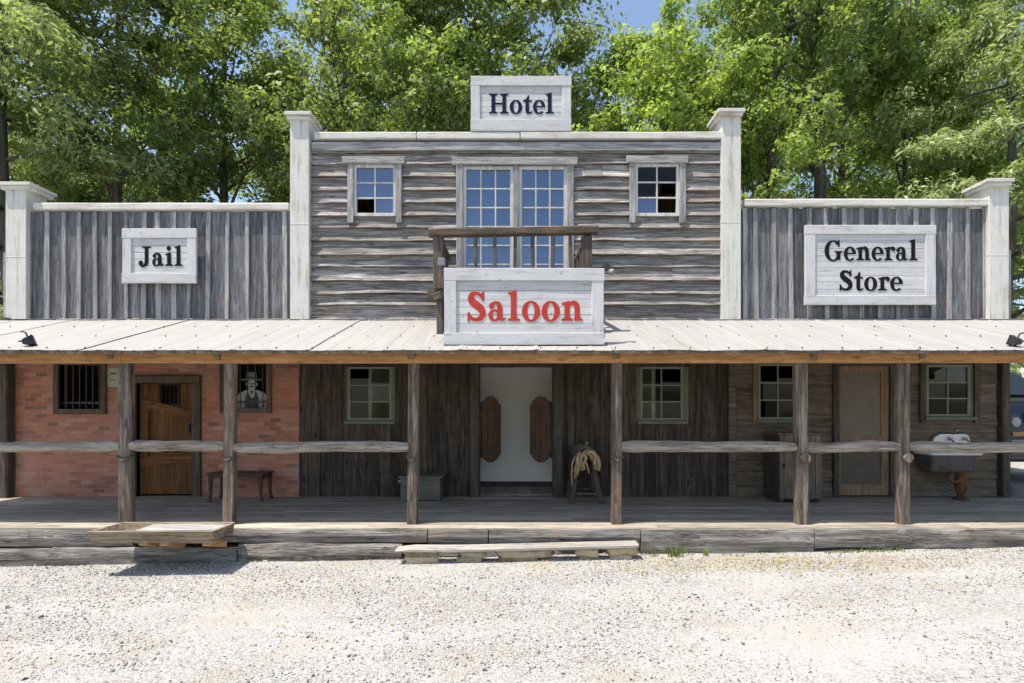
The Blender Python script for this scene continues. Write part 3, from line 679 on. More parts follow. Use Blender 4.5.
# door frame: posts and lintel
mb = MB(); mb.timber((PX(475), -.035, DECK), (PX(475), -.035, SD[3] + .1), .16, .16, 6, .006, 1.); mb.timber((PX(558), -.035, DECK), (PX(558), -.035, SD[3] + .1), .17, .16, 6, .006, 2.)
mb.timber((PX(470), -.02, SD[3] + .07), (PX(562), -.02, SD[3] + .07), .1, .14, 4, .004, 3.); mb.build('door_frame', M['darktrim'], hotel)
def batwing(xh, s, ang):
    """swing door hung at xh, opening inwards; s = +1 leaf runs to the right"""
    w, zb, zt = .42, PZ(463.5), PZ(396)
    c, r = .13, [] 
    N_ = 14; hump = lambda u: (math.sin(math.pi * min(1, max(0, (u - .06) / .88)))) ** .7
    out = [(w * i / N_, zb + .13 - .13 * hump(i / N_)) for i in range(N_ + 1)] + [(w * i / N_, zt - .15 + .15 * hump(i / N_)) for i in range(N_, -1, -1)]
    mb = MB(); mb.prism(out, -.02, .02); m2 = MB()
    for z in (zb + .17, zt - .24): m2.box(.015, w - .015, -.03, .03, z, z + .06)
    for q in (.1, .2, .3): m2.box(q, q + .008, -.0225, .0225, zb + .235, zt - .245)
    ca, sa = math.cos(ang), math.sin(ang)
    f = lambda p: Vector((xh + s * (p.x * ca - p.y * sa), .06 + p.x * sa + p.y * ca, p.z))
    d = mb.move(f).build('swing_door', M['batwing'], hotel, bevel=.004); m2.move(f).build('door_rail', M['darktrim_x'], d)
    for z in (zb + .14, zt - .16):
        h = MB(); h.tube([(xh, .05, z - .05), (xh, .05, z + .06)], .018, 8); h.box(xh - .02 - .03 * (s > 0), xh + .02 + .03 * (s < 0), .02, .045, z - .03, z + .04); h.build('hinge', M['iron'], d)
batwing(SD[0] + .02, 1, math.radians(42)); batwing(SD[1] - .02, -1, math.radians(36))
def sill_window(root, r, tr, dead=(), wide=.05):
    x0, x1, z0, z1 = r
    w = window(root, (x0 + .005, x1 - .005, z0 + .045, z1), 2, 3, M['green_sash'], -.012, .032, .02, .05, dead=dead)
    mb = MB(); mb.timber((x0 - .05, -.03, z0 + .012), (x1 + .06, -.03, z0 + .012), .09, .06, 3, .003, x0); 
    mb.box(x1, x1 + wide, -.012, .06, z0 + .04, z1); mb.box(x0 - wide * .6, x0, -.012, .06, z0 + .04, z1)
    mb.build('sill', M[tr], w, bevel=.004)
    return w
sill_window(hotel, SW1, 'green_trim'); sill_window(hotel, SW2, 'green_trim', (), .09)
# upper windows
def upper_trim(r, hx0, hx1, hz0, hz1, sw=.1):
    x0, x1, z0, z1 = r
    mb = MB(); mb.timber((hx0, -.035, (hz0 + hz1) / 2), (hx1, -.035, (hz0 + hz1) / 2), .06, hz1 - hz0, 5, .006, hx0)
    mb.build('window_header', M['grey_x'], hotel)
    for xa in (x0 - sw / 2, x1 + sw / 2):
        mb = MB(); mb.timber((xa, -.022, z0 - .12), (xa, -.022, hz0 - .003), sw, .05, 4, .005, xa, side=(1,0,0)); mb.build('window_trim', M['grey_z'], hotel)
upper_trim(UL, PX(343), PX(405), PZ(165), PZ(158)); upper_trim(UR, PX(626), PX(687), PZ(164), PZ(157))
upper_trim((UD[0], UD[1], UD[2], UD[3]), PX(452), PX(577), PZ(166), PZ(158.5), .11)
window(hotel, UL, 2, 3, M['sash'], -.01, .045, .022, .05, glass='blueglass', dead=((0, 0),))
window(hotel, UR, 2, 3, M['sash'], -.01, .045, .022, .05, glass='glass', dead=((0, 0), (1, 0), (1, 1)))
x0, x1, z0, z1 = UR; g = MB(); fw = .045; g.add([(x0 + fw + .002, .018, z0 + fw * 1.1), ((x0 + x1) / 2 - .012, .018, z0 + fw * 1.1), ((x0 + x1) / 2 - .012, .018, z0 + (z1 - z0) * .345), (x0 + fw + .002, .018, z0 + (z1 - z0) * .345)], [(0,1,2,3)])
g.build('blue_pane', M['blueglass'], [c for c in hotel.children if c.name.startswith('window') and 'trim' not in c.name and 'header' not in c.name][-1])
mid = PX(516); rw = 6
mb = MB(); mb.timber((mid, -.02, UD[2]), (mid, -.02, UD[3]), .085, .05, 5, .004, 2., side=(1,0,0)); mb.build('window_trim', M['grey_z'], hotel)
for r in ((UD[0], mid - .043, UD[2], UD[3]), (mid + .043, UD[1], UD[2], UD[3])):
    w = window(hotel, r, 3, 7, M['sash'], -.01, .055, .022, .05, glass='blueglass'); w.name = 'balcony_door'
# balcony
YB = -1.4; ZF = 3.66
bf = MB(); plank_wall(bf, -1.2, 1.2, YB, -.05, .13, .18, [], yb=0, th=.04, seed=9, dy=.003); bf.move(lambda p: Vector((p.x, p.z, ZF + p.y)))
bf.timber((-1.2, YB + .03, ZF - .11), (1.22, YB + .03, ZF - .11), .07, .16, 6, .006, 4.); bal = bf.build('balcony_floor', M['balcony'], hotel)
zr = PZ(232, YB)
mb = MB(); mb.timber((PX(429, YB), YB, zr - .015), (PX(598, YB), YB, zr + .025), .13, .105, 10, .012, 7.); mb.build('balcony_rail', M['balcony'], bal)
for xa in (PX(438.5, YB), PX(587, YB)):
    mb = MB(); mb.timber((xa, YB + .03, ZF), (xa, YB + .03, zr - .06), .15, .1, 4, .008, xa, side=(1,0,0)); mb.build('balcony_post', M['balcony_z'], bal)
    mb = MB(); s = 1 if xa > 0 else -1
    mb.timber((xa + s * .02, YB + .06, zr - .04), (xa + s * .02, -.04, zr - .04), .1, .07, 4, .006, xa); mb.build('balcony_rail', M['balcony'], bal)
    for k in range(3):
        y = YB + .35 + k * .36; mb = MB(); mb.timber((xa + s * .02, y, ZF), (xa + s * .02, y, zr - .07), .08, .06, 3, .006, y); mb.build('baluster', M['balcony_z'], bal)
    mb = MB(); zz = 2.675 + .304 * (YB + 2.45)
    mb.timber((xa - s * .02, YB + .04, zz + .0), (xa - s * .02, YB + .04, ZF - .05), .1, .1, 4, .006, xa + 3); mb.build('balcony_leg', M['balcony_z'], bal)
    mb = MB(); mb.timber((xa - s * .05, YB - .07, 3.55), (xa + s * .06, YB - .07, 3.52), .09, .1, 2, .005, xa); mb.build('beam_end', M['balcony'], bal)
for q in (475.5, 495, 514.5, 533, 552, 571):
    mb = MB(); x = PX(q, YB); mb.timber((x, YB, ZF), (x + RND.uniform(-.015,.015), YB, zr - .05), .05, .05, 4, .006, q); mb.build('baluster', M['balcony_z'], bal)

# ------------------------------------------------------------------ general store
store = thing('general_store_building', (PX(870), 0, DECK), 'brown clapboard general store with grey upright false front at the right end', 'building')
rows = [PZ(q) for q in (384, 404.5, 425, 443, 460, 478)]
mb = MB(); lap_wall(mb, XS1 + .12, XG1 - .1, DECK, ZT, rows, [GW1, GW2, GD], .026, .02, 6.1, .006, 1); mb.build('clapboards', M['store'], store)
mb = MB(); solid_wall(mb, XS1 + .003, XG1, DECK - .1, ZT, .04, .12, [GW1, GW2, GD]); mb.build('wall_backing', M['darkroom'], store)
mb = MB(); mb.box(XS1 + .003, XS1 + .12, -.035, .035, DECK, ZT); mb.build('corner_board', M['store'], store, bevel=.004)
mb = MB(); mb.timber((PX(1003.5), -.01, DECK - .1), (PX(1003.5), -.01, ZT), .13, .12, 6, .006, 3., side=(1,0,0)); mb.build('corner_board', M['darktrim'], store)
sz = PZ(208)
gx = [745,756,774,791,809.5,826.5,844.7,861.7,880.5,898,916,933,949.6,968,985]
mb = MB(); plank_wall(mb, PX(742), PX(990), ZT - .15, sz, .2, .3, [], yb=.05, th=.03, seed=15, dy=.003, edges=[PX(742)] + [PX(q) for q in gx[1:-1]] + [PX(990)]); mb.build('upper_boards', M['grey_v'], store)
mb = MB()
for q in gx:
    x = PX(q); s = RND.uniform(-.015, .015); mb.timber((x + s, .003, ZT - .1), (x - s, .003, sz - .002), RND.uniform(.06, .08), .026, 8, .004, q * .31, side=(1,0,0))
mb.build('battens', M['batten'], store)
mb = MB(); mb.timber((PX(743.5), .0, PZ(203.5)), (PX(986), .0, PZ(203.3)), .12, .115, 10, .005, 6.); mb.build('parapet_trim', M['cream_x'], store)
pilaster(store, PX(989.5, -.085), PX(1009, -.085), ZT - .08, PZ(178, -.15), PX(988, -.15), PX(1015, -.15))
mb = MB(); mb.timber((PX(1013), .1, ZT - .3), (PX(1013), .1, PZ(249)), .09, .03, 5, .003, 8., side=(1,0,0)); mb.build('end_board', M['batten'], store)
house_shell(store, XS1 + .006, PX(1006), ZT + .35, sides=(False, True))
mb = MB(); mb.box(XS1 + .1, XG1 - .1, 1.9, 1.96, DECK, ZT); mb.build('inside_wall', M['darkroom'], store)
sill_window(store, GW1, 'green_trim'); sill_window(store, GW2, 'green_trim', (), .045)
mb = MB(); mb.box(PX(752.5), PX(756.5), -.04, .03, PZ(424), ZT); mb.build('window_casing', M['storedoor'], store, bevel=.003)
for a, b in ((919, 924), (973, 979)):
    mb = MB(); mb.box(PX(a), PX(b), -.04, .03, PZ(423), ZT); mb.build('shutter', M['darktrim'], store, bevel=.004)
x0, x1, z0, z1 = GD
mb = MB(); mb.box(PX(832.5), x0, -.045, .06, DECK, ZT); mb.box(x1, PX(894), -.045, .06, DECK, ZT); mb.box(x0, x1, -.045, .06, z1, ZT); mb.build('door_frame', M['darktrim'], store, bevel=.004)
mb = MB(); zm = PZ(439); fr = .1
mb.box(x0 + .005, x0 + .05, .0, .045, z0 + .02, z1); mb.box(x1 - .13, x1 - .005, .0, .045, z0 + .02, z1)
mb.box(x0 + .05, x1 - .13, .0, .045, z1 - fr, z1); mb.box(x0 + .05, x1 - .13, .0, .045, zm - .03, zm + .045); mb.box(x0 + .05, x1 - .13, .0, .045, z0 + .02, z0 + .2)
sd = mb.build('door', M['storedoor'], store, bevel=.003)
mb = MB(); mb.box(x0 + .05, x1 - .13, .018, .028, zm + .045, z1 - fr); mb.build('screen_panel', M['screen'], sd)
mb = MB(); mb.box(x0 + .05, x1 - .13, .018, .028, z0 + .2, zm - .03); mb.build('lower_panel', M['lowpanel'], sd)

# ------------------------------------------------------------------ signs
def sign(name, label, pr, Y, words, mat, frame_px, thick=.05):
    x0, x1, z0, z1 = px_rect(*pr, Y); root = thing(name, ((x0 + x1) / 2, Y, z0), label, 'sign')
    ft, fb, fs = [q * (Y - CAMY) / FPX for q in frame_px]
    mb = MB(); n = max(4, int((z1 - z0 - ft - fb) / .105)); zz = [z0 + fb + (z1 - z0 - ft - fb) * (i + (RND.uniform(-.12, .12) if 0 < i < n else 0)) / n for i in range(n + 1)]
    for a, b in zip(zz[:-1], zz[1:]):
        mb.box(x0 + fs - .01, x1 - fs + .01, Y - .005 - RND.uniform(0, .004), Y + .018, a + .002, b - .002)
    mb.box(x0 + .01, x1 - .01, Y + .018, Y + .035, z0 + .01, z1 - .01)
    mb.build('board', M['white_x'], root, bevel=.0015)
    mb = MB(); yf = Y - .032
    mb.timber((x0 - .004, yf + .02, z1 - ft / 2), (x1 + .004, yf + .02, z1 - ft / 2 + RND.uniform(-.004, .004)), .046, ft, 6, .004, x0)
    mb.timber((x0 - .006, yf + .02, z0 + fb / 2), (x1, yf + .02, z0 + fb / 2), .05, fb, 6, .005, x0 + 2)
    o = mb.build('frame_rail', M['white_x'], root)
    for xa in (x0 + fs / 2, x1 - fs / 2):
        mb = MB(); mb.timber((xa, yf + .021, z0 + fb + .002), (xa, yf + .021, z1 - ft - .002), fs, .042, 4, .004, xa, side=(1,0,0)); mb.build('frame_stile', M['white_z'], root)
    for wd, a, b, base, top in words:
        t = text_mesh(wd, PX(a, Y), PX(b, Y), PZ(base, Y), PZ(top, Y) - PZ(base, Y), Y - .0125, .004); t.build('lettering', M[mat], root)
    return root
sign('jail_sign', 'weathered white board sign reading Jail in black letters on grey boards', (123.5, 197, 229, 283.5), -.09, [('Jail', 139, 183, 266, 246.5)], 'letter_black', (9.5, 10, 9))
sign('hotel_sign', 'white board sign reading Hotel in navy letters standing on the parapet', (471, 571, 77, 132), -.03, [('Hotel', 489, 554, 113.8, 94)], 'letter_navy', (9.5, 12, 9))
sign('saloon_sign', 'large white framed sign reading Saloon in red letters below the balcony', (444.5, 603.5, 268.5, 345), -2.2, [('Saloon', 466.5, 582, 320.8, 292)], 'letter_red', (12.5, 12, 12))
sign('general_store_sign', 'white board sign reading General Store in two lines of black letters', (804.5, 934.5, 225.5, 305), -.09, [('General', 824, 917, 260.5, 240.5), ('Store', 838.5, 901.5, 290.5, 270.5)], 'letter_black', (9, 9.5, 10))
for sx in (-1, 1):   # two struts hold the hotel sign from behind
    mb = MB(); mb.timber((sx * .6, .1, 6.3), (sx * .6, .1, 7.2), .07, .07, 2, .003, sx); mb.build('strut', M['grey_z'], bpy.data.objects['hotel_sign'])
    mb = MB(); x = .02 + sx * .85; mb.timber((x, -2.13, 2.74), (x, -2.13, 3.55), .06, .05, 2, .003, sx); mb.timber((x, -2.13, 3.4), (x, -1.75, 2.9), .05, .05, 2, .003, sx); mb.build('strut', M['grey_z'], bpy.data.objects['saloon_sign'])
# ------------------------------------------------------------------ porch that runs along all three fronts
porch = thing('covered_porch', (0, -1.2, DECK), 'long plank porch with white metal roof and rough grey posts along all three fronts', 'porch')
XL, XR = -8.75, 8.32; YE = -2.45; ZE = 2.675; YD = -2.43
mb = MB(); rr = random.Random(3); y = -.003
while y > YD + .25:
    w = rr.uniform(.13, .17); x = XL; 
    while x < XR - .05:
        x2 = min(XR, x + rr.uniform(2.2, 4.6));  x2 = XR if XR - x2 < .8 else x2
        z = DECK - rr.uniform(0, .005); n = 5
        mb.loft([[(x + (x2-x)*i/n + (.002 if i == 0 else -.002 if i == n else 0), yy, zz + .003 * nz(x + i, y, 4.)) for yy, zz in ((y, z), (y - w + .007, z), (y - w + .007, z - .035), (y, z - .035))] for i in range(n + 1)])
        x = x2
    y -= w
x = XL
while x < XR - .05:                     # wider plank on the lip
    x2 = min(XR, x + rr.uniform(2.6, 4.2)); x2 = XR if XR - x2 < .8 else x2; n = 8
    mb.loft([[(x + (x2-x)*i/n + (.002 if i == 0 else -.002 if i == n else 0), yy, DECK + dz + .005 * nz(x + i * .7, 1., 9.)) for yy, dz in ((y, -.002), (-2.405 + .012 * nz(x * .8 + i * .6, 5., 2.), -.004), (-2.405 + .012 * nz(x * .8 + i * .6, 5., 2.), -.032), (y, -.032))] for i in range(n + 1)])
    x = x2
mb.build('deck', M['deck'], porch)

# skirt: old logs and sawn boards stacked under the lip
def skirt(px0, px1, py_t, py_b, y, jit, seed, rnd=.25):
    x0, x1 = PX(px0, YD), PX(px1, YD); z1, z0 = PZ(py_t, YD), PZ(py_b, YD)
    mb = MB(); n = max(6, int((x1 - x0) / .11)); secs = []
    for i in range(n + 1):
        x = x0 + (x1 - x0) * i / n; t = i / n
        a = z1 + jit * .35 * nz(x * 1.3, seed, 1.); b = z0 + jit * 1.4 * nz(x * .9, seed, 8.); f = y + jit * .6 * nz(x * 1.1, seed, 4.) + .02 * nz(x * 3.3, seed, 14.); h = a - b
        secs.append([(x, y + .16, a - .004), (x, f + h * .05, a - .002), (x, f - .004, a - h * rnd * .5), (x, f - .02 + jit * .6 * nz(x * 3, seed, 12.), (a + b) / 2), (x, f, b + h * rnd * .6), (x, f + h * .12, b), (x, y + .16, b)])
    mb.loft(secs); return mb.build('skirt_log', M['skirt'], porch)
for a in ((-30, 132, 528.5, 548, -2.425, .035, 1), (-30, 52, 548.5, 568, -2.45, .05, 2), (53, 238, 547, 569, -2.45, .075, 3), (133, 427, 528.5, 543.5, -2.42, .022, 4, .12),
          (239, 402, 543.5, 563, -2.47, .08, 5), (428, 488, 528.5, 545, -2.415, .008, 6, .1), (489, 640, 528.5, 546, -2.42, .008, 7, .1), (403, 640, 546.5, 566, -2.39, .014, 8),
          (641, 814, 528.5, 555, -2.425, .035, 9, .12), (815, 1110, 528.5, 549, -2.425, .045, 10, .12), (815, 1110, 549.5, 566, -2.2, .01, 11)):
    skirt(*a)

YP = -2.16
zb_top = 2.55
posts = [PX(-62, -2.22), PX(123.5, -2.22), PX(227.8, -2.22), PX(412.8, -2.22), PX(617.4, -2.22), PX(803, -2.22), PX(905.5, -2.22), PX(1096, -2.22)]
pw = [.17, .165, .14, .13, .128, .16, .15, .17]
for i, (x, w) in enumerate(zip(posts, pw)):
    mb = MB(); lean = RND.uniform(-.015, .015); s = random.Random(i + 40)
    mb.timber((x + lean, YP, DECK - .004), (x - lean, YP, zb_top), w, .11, 14, .014 if w > .135 else .008, i * 3.7, .14 if w > .135 else .08, side=(1,0,0))
    p = mb.build('post', M['post'], porch)
    mb = MB(); zc = PZ(458, -2.25) + .0
    if i in (5, 6): mb.tube([(x + .02, YP - .05, zc), (x + .02, YP - .1, zc)], [.068, .06], 12, jit=.2, seed=i); mb.build('peg', M['post'], p)
    else: mb.tube([(x - w * .55, YP - .045, zc + .02), (x, YP - .075, zc - .04), (x + w * .55, YP - .045, zc + .02)], [.022, .026, .022], 8, jit=.3, seed=i); mb.build('peg', M['darktrim_x'], p)
zr = PZ(447, -2.2)
for i, (a, b) in enumerate(((0,1),(1,2),(2,3),(4,5),(5,6),(6,7))):
    xa, xb = posts[a] + pw[a] * .42, posts[b] - pw[b] * .42; n = 14; pts = []; rad = []
    for k in range(n + 1):
        t = k / n; pts.append((xa + (xb - xa) * t, YP - .01 + .012 * nz(t * 3, i * 4.1, 1.), zr + .022 * nz(t * 2.2, i * 5.3, 7.) + (.012 if i == 1 else 0)))
        rad.append((.068 + .014 * nz(t * 4., i * 2.2, 3.)) * (1. if 0 < k < n else .8))
    mb = MB(); mb.tube(pts, rad, 12, jit=.14, seed=i * 1.9); mb.build('rail', M['rail'], porch, smooth=False)

bseg = [XL - .2, posts[1] - .02, posts[3] + .01, posts[4] + .03, posts[6] - .05, XR + .3]
for i, (a, b) in enumerate(zip(bseg[:-1], bseg[1:])):
    mb = MB(); zc = (zb_top + 2.645) / 2 + .002 * i
    mb.timber((a + .002, YP - .04, zc), (b - .002, YP - .04, zc), .085, .125, 10, .004, i * 2.3, .05); mb.build('beam', M['beam'], porch)
k = 0; x = XL + .3
while x < XR:                            # rafters, their sawn tails just showing under the eave
    mb = MB(); z0 = ZE - .075; z1 = 3.42 - .12
    mb.timber((x, YP + .06, z0 + .1), (x, -.005, z1), .05, .1, 3, .003, x, side=(1,0,0)); mb.build('rafter', M['tail'], porch); x += 1.32
for q in (107, 215, 410, 617, 816, 925):  # short blocks where rafters meet the beam
    mb = MB(); xx = PX(q, -2.3); mb.timber((xx, -2.245, 2.655), (xx, -2.245, 2.575 + RND.uniform(-.01,.02)), .075, .04, 2, .005, q, side=(1,0,0)); mb.build('block', M['tail'], porch)

# roof sheets
nx = int((XR - XL + .8) / .0585); secs_y = 9
sheets = []; x = XL - .35; rr = random.Random(9)
mbr = MB()
while x < XR + .3:
    x2 = x + .94; n = 32; grid = []
    dz = rr.uniform(-.004, .006)
    for i in range(n + 1):
        xx = x + (x2 + .03 - x) * i / n; u = (xx - x) / .235; rib_ = max(0, 1 - abs((u - round(u))) / .09)
        row = []
        for j in range(secs_y + 1):
            t = j / secs_y; yy = YE - .035 + (2.45 + .03) * t + .012 * nz(xx * 1.3, 0, 3.) * (1 - t) ** 4
            zz = ZE + .304 * (yy - YE) + .02 + rib_ * .008 + dz * (1 if i < 3 or i > n - 3 else .4) + .008 * nz(xx * 1.4, t * 3, 6.)
            zz += (.010 * nz(xx * 2.7, 3., 1.) - .004) * (1 - t) ** 6
            row.append((xx, yy, zz + (.005 if i == n else 0)))
        grid.append(row)
    m = secs_y + 1; vs = [p for r in grid for p in r]
    mbr.add(vs, [(i*m+j, i*m+j+1, (i+1)*m+j+1, (i+1)*m+j) for i in range(n) for j in range(secs_y)])
    x = x2
mbr.mi = 1; q = XL - .3
while q < XR:                            # roofing nails along the eave and mid slope
    for yy in (YE + .05, YE + .85, YE + 1.65):
        x_ = q + rr.uniform(-.03, .03); z_ = ZE + .304 * (yy - YE) + .034; r_ = .009
        mbr.add([(x_ - r_, yy - r_, z_ - .012), (x_ + r_, yy - r_, z_ - .012), (x_ + r_, yy + r_, z_ - .004), (x_ - r_, yy + r_, z_ - .004), (x_, yy, z_ + .008)], [(0,1,4),(1,2,4),(2,3,4),(3,0,4)])
    q += .47
rf = mbr.build('roof', [M['roof'], M['iron']], porch)
for f in rf.data.polygons:
    if f.normal.z < 0: f.flip()
sm = rf.modifiers.new('thick', 'SOLIDIFY'); sm.thickness = .006; sm.offset = -1
mb = MB(); x = XL - .3; rr = random.Random(2)
while x < XR:                            # flashing strips along the wall
    x2 = x + rr.uniform(.9, 1.6); zz = 3.425 + rr.uniform(-.004, .006)
    if not (-6.4 < 0): pass
    mb.loft([[(xx, -.06, zz), (xx, -.16, zz - .012 + .006 * nz(xx * 3, 1, 1)), (xx, -.16, zz - .02), (xx, -.06, zz - .008)] for xx in (x + .012, (x + x2) / 2, x2 - .012)]); x = x2
mb.build('flashing', M['roof'], rf)
mb = MB(); mb.timber((XL - .3, YE + .03, ZE - .012), (XR + .3, YE + .03, ZE - .012), .035, .045, 30, .01, 5.); mb.build('eave_batten', M['roofedge'], porch)
mb = MB()
for j in range(8):                       # sheathing under the metal
    y = YE + .1 + j * .29; mb.box(XL - .3, XR + .3, y, y + .22, ZE + .304 * (y - YE) - .022, ZE + .304 * (y - YE) + .0)
mb.build('sheathing', M['tail'], porch)

# ------------------------------------------------------------------ trough, step
tr = thing('water_trough', (PX(157, -2.8), -2.75, .4), 'bleached long wooden trough braced against the porch edge below the jail', 'trough')
zf, zb_ = .575, .565; y0, y1 = -3.06, -2.47
xl, xr = PX(86, y0), PX(212, y0)
def ttimb(nm, a, b, w, h, sd, mat='trough', side=None, par=tr): 
    mb = MB(); mb.timber(a, b, w, h, 8, .007, sd, .1, side); return mb.build(nm, M[mat], par)
mb = MB(); mb.loft([[(x, y0, zf + .008*nz(x*2,1,1)), (x, y0 + .05, zf + .008*nz(x*2,1,1)), (x, y0 + .14, .43), (x, y0 + .1, .425 + .012*nz(x*1.5,3,3))] for x in [xl + (xr - xl) * i / 10 for i in range(11)]]); mb.build('front_board', M['trough'], tr)
mb = MB(); mb.loft([[(x, y1, zb_), (x, y1 - .04, zb_), (x, y1 - .1, .43), (x, y1 - .05, .43)] for x in [xl + .03 + (xr - xl - .06) * i / 6 for i in range(7)]]); mb.build('back_board', M['trough'], tr)
mb = MB(); mb.box(xl + .08, xr - .08, y0 + .12, y1 - .06, .425, .452); mb.build('bottom_board', M['trough'], tr)
for x, s in ((xl, 1), (xr, -1)):
    mb = MB(); mb.loft([[(x + s * .002, y0 + .052, zf - .004), (x + s * .045, y0 + .052, zf - .004), (x + s * .13, y0 + .12, .43), (x + s * .09, y0 + .12, .43)], [(x + s * .002, y1 - .042, zb_), (x + s * .045, y1 - .042, zb_), (x + s * .13, y1 - .1, .43), (x + s * .09, y1 - .1, .43)]]); mb.build('end_board', M['trough'], tr)
mb = MB(); mb.box(xl + .42, xr - .06, y0 + .2, y1 - .05, zf - .05, zf - .03); mb.build('lid_board', M['grey_x'], tr)
for q in (145, 166, 209):
    x = PX(q, -2.9); ttimb('brace', (x, -2.94, .425), (x + .02, -2.62, .33), .1, .075, q, 'bracket', (1,0,0))
sp = MB(); xa, xb = PX(395, -2.72), PX(639, -2.72); n = 14
secs = []
for i in range(n + 1):
    t = i / n; x = xa + (xb - xa) * t; z = .272 + .075 * max(0, t - .25) ** 1.3 + .006 * nz(t * 3, 1, 1); h = .045 + .006 * nz(t * 2, 5, 1)
    e = .02 if i in (0,) else 0
    z -= .02; secs.append([(x, -2.72 + .01 * nz(t*4,2,2), z + .012), (x, -2.71, z), (x, -2.53, z), (x, -2.52, z + h + .002 - e), (x, -2.70, z + h - e), (x, -2.72, z + h - .012 - e)])
sp.loft(secs); o = sp.build('step_plank', M['plank']); tag(o, 'long bleached plank laid as a step on stones below the saloon sign', 'step plank')

def stone(cx, cy, cz, w, d, h, seed, rot=0.):
    mb = MB(); n = 5; vs = {}; pts = []; rr = random.Random(seed)
    bm = bmesh.new(); bmesh.ops.create_cube(bm, size=1.); bmesh.ops.subdivide_edges(bm, edges=bm.edges[:], cuts=3, use_grid_fill=True)
    for v in bm.verts:
        p = v.co.copy(); q = Vector([math.copysign(abs(c * 2) ** .8, c) / 2 for c in p]); r = (p.length / .866)
        k = 1 - .12 * r * r; q = Vector((q.x * k, q.y * k, q.z * k))
        q += Vector((nz(p.x*2+seed, p.y*2, p.z*2), nz(p.x*2, p.y*2+seed, p.z*2), nz(p.x*2, p.y*2, p.z*2+seed))) * .13
        v.co = Vector((q.x * w, q.y * d, q.z * h))
    bm.verts.index_update(); bm.faces.ensure_lookup_table()
    c, s = math.cos(rot), math.sin(rot)
    mb.add([(cx + v.co.x*c - v.co.y*s, cy + v.co.x*s + v.co.y*c, cz + v.co.z) for v in bm.verts], [tuple(v.index for v in f.verts) for f in bm.faces])
    bm.free(); o = mb.build('step_stone', M['stone'], None, smooth=True); return o
def S(px0, px1, py0, py1, sd, lab, rot=0., Y=-2.7):
    x0, x1, z0, z1 = px_rect(px0, px1, py0, py1, Y)
    o = stone((x0+x1)/2, Y + .12, (z0+z1)/2 - .012, (x1-x0)*1.04, .17, (z1-z0)*1.08, sd, rot); tag(o, lab, 'stone', 'stones propping up the step plank')
S(404, 438, 551.5, 557.5, 1, 'upper flat stone of the stack under the left end of the step plank')
S(405, 437, 557, 566, 2, 'lower flat stone of the stack under the left end of the step plank', .05)
S(460, 485, 552, 558, 3, 'upper small stone of the second stack from the plank left end')
S(456, 482, 557.5, 566, 4, 'lower small stone of the second stack from the plank left end', -.06)
S(497, 552, 551, 558, 5, 'upper long buff slab of the widest stack under the plank middle', .03)
S(497, 540, 557.5, 568, 6, 'lower long orange stained slab of the widest stack under the plank', -.03)
S(541, 562, 560, 568, 12, 'low loose stone lying right of the widest stack under the plank', .2)
S(577, 600, 549, 557, 7, 'upper tilted stone of the second stack from the plank right end', -.1)
S(579, 599, 556.5, 567, 8, 'lower pale stone of the second stack from the plank right end', .12)
S(609, 637, 547.5, 556, 9, 'upper stone of the stack under the raised right end of the plank', .1)
S(611, 634, 555, 565.5, 10, 'lower stone of the stack under the raised right end of the plank', -.1)

# ------------------------------------------------------------------ things on the porch
# low bench / table by the jail
yb0, yb1 = -.52, -.14; zt = .925
bx0, bx1 = PX(208, yb0), PX(262, yb0)
t = thing('low_table', ((bx0+bx1)/2, -.33, DECK), 'small dark red brown wooden table on the porch below the jail window', 'table')
mb = MB(); mb.box(bx0 - .03, bx1 + .03, yb0 - .02, yb1 + .02, zt - .03, zt); mb.build('table_top', M['bench'], t, bevel=.006)
mb = MB()
for y in (yb0 + .02, yb1 - .02):
    ar = []; n = 16
    top = [(bx0 + .05 + (bx1 - bx0 - .1) * i / n, zt - .031) for i in range(n + 1)]
    bot = [(bx0 + .05 + (bx1 - bx0 - .1) * i / n, zt - .055 - .05 * abs(2 * i / n - 1) ** 2.5) for i in range(n + 1)]
    mb.strip(top, bot, y - .012, y + .012)
for x in (bx0 + .03, bx1 - .03): mb.box(x - .012, x + .012, yb0 + .04, yb1 - .04, zt - .1, zt - .031)
mb.build('apron', M['bench'], t)
for x, s in ((bx0 + .03, -1), (bx1 - .03, 1)):
    for y, s2 in ((yb0 + .02, -1), (yb1 - .02, 1)):
        mb = MB(); secs = []
        for k, (z, w, o) in enumerate(((zt - .031, .03, 0), (zt - .12, .026, 0), (DECK + .14, .019, .0), (DECK + .05, .021, .01), (DECK, .026, .022))):
            secs.append([(x + s*o - w, y + s2*o - w, z), (x + s*o + w, y + s2*o - w, z), (x + s*o + w, y + s2*o + w, z), (x + s*o - w, y + s2*o + w, z)])
        mb.loft(secs); mb.build('leg', M['bench'], t, bevel=.004)
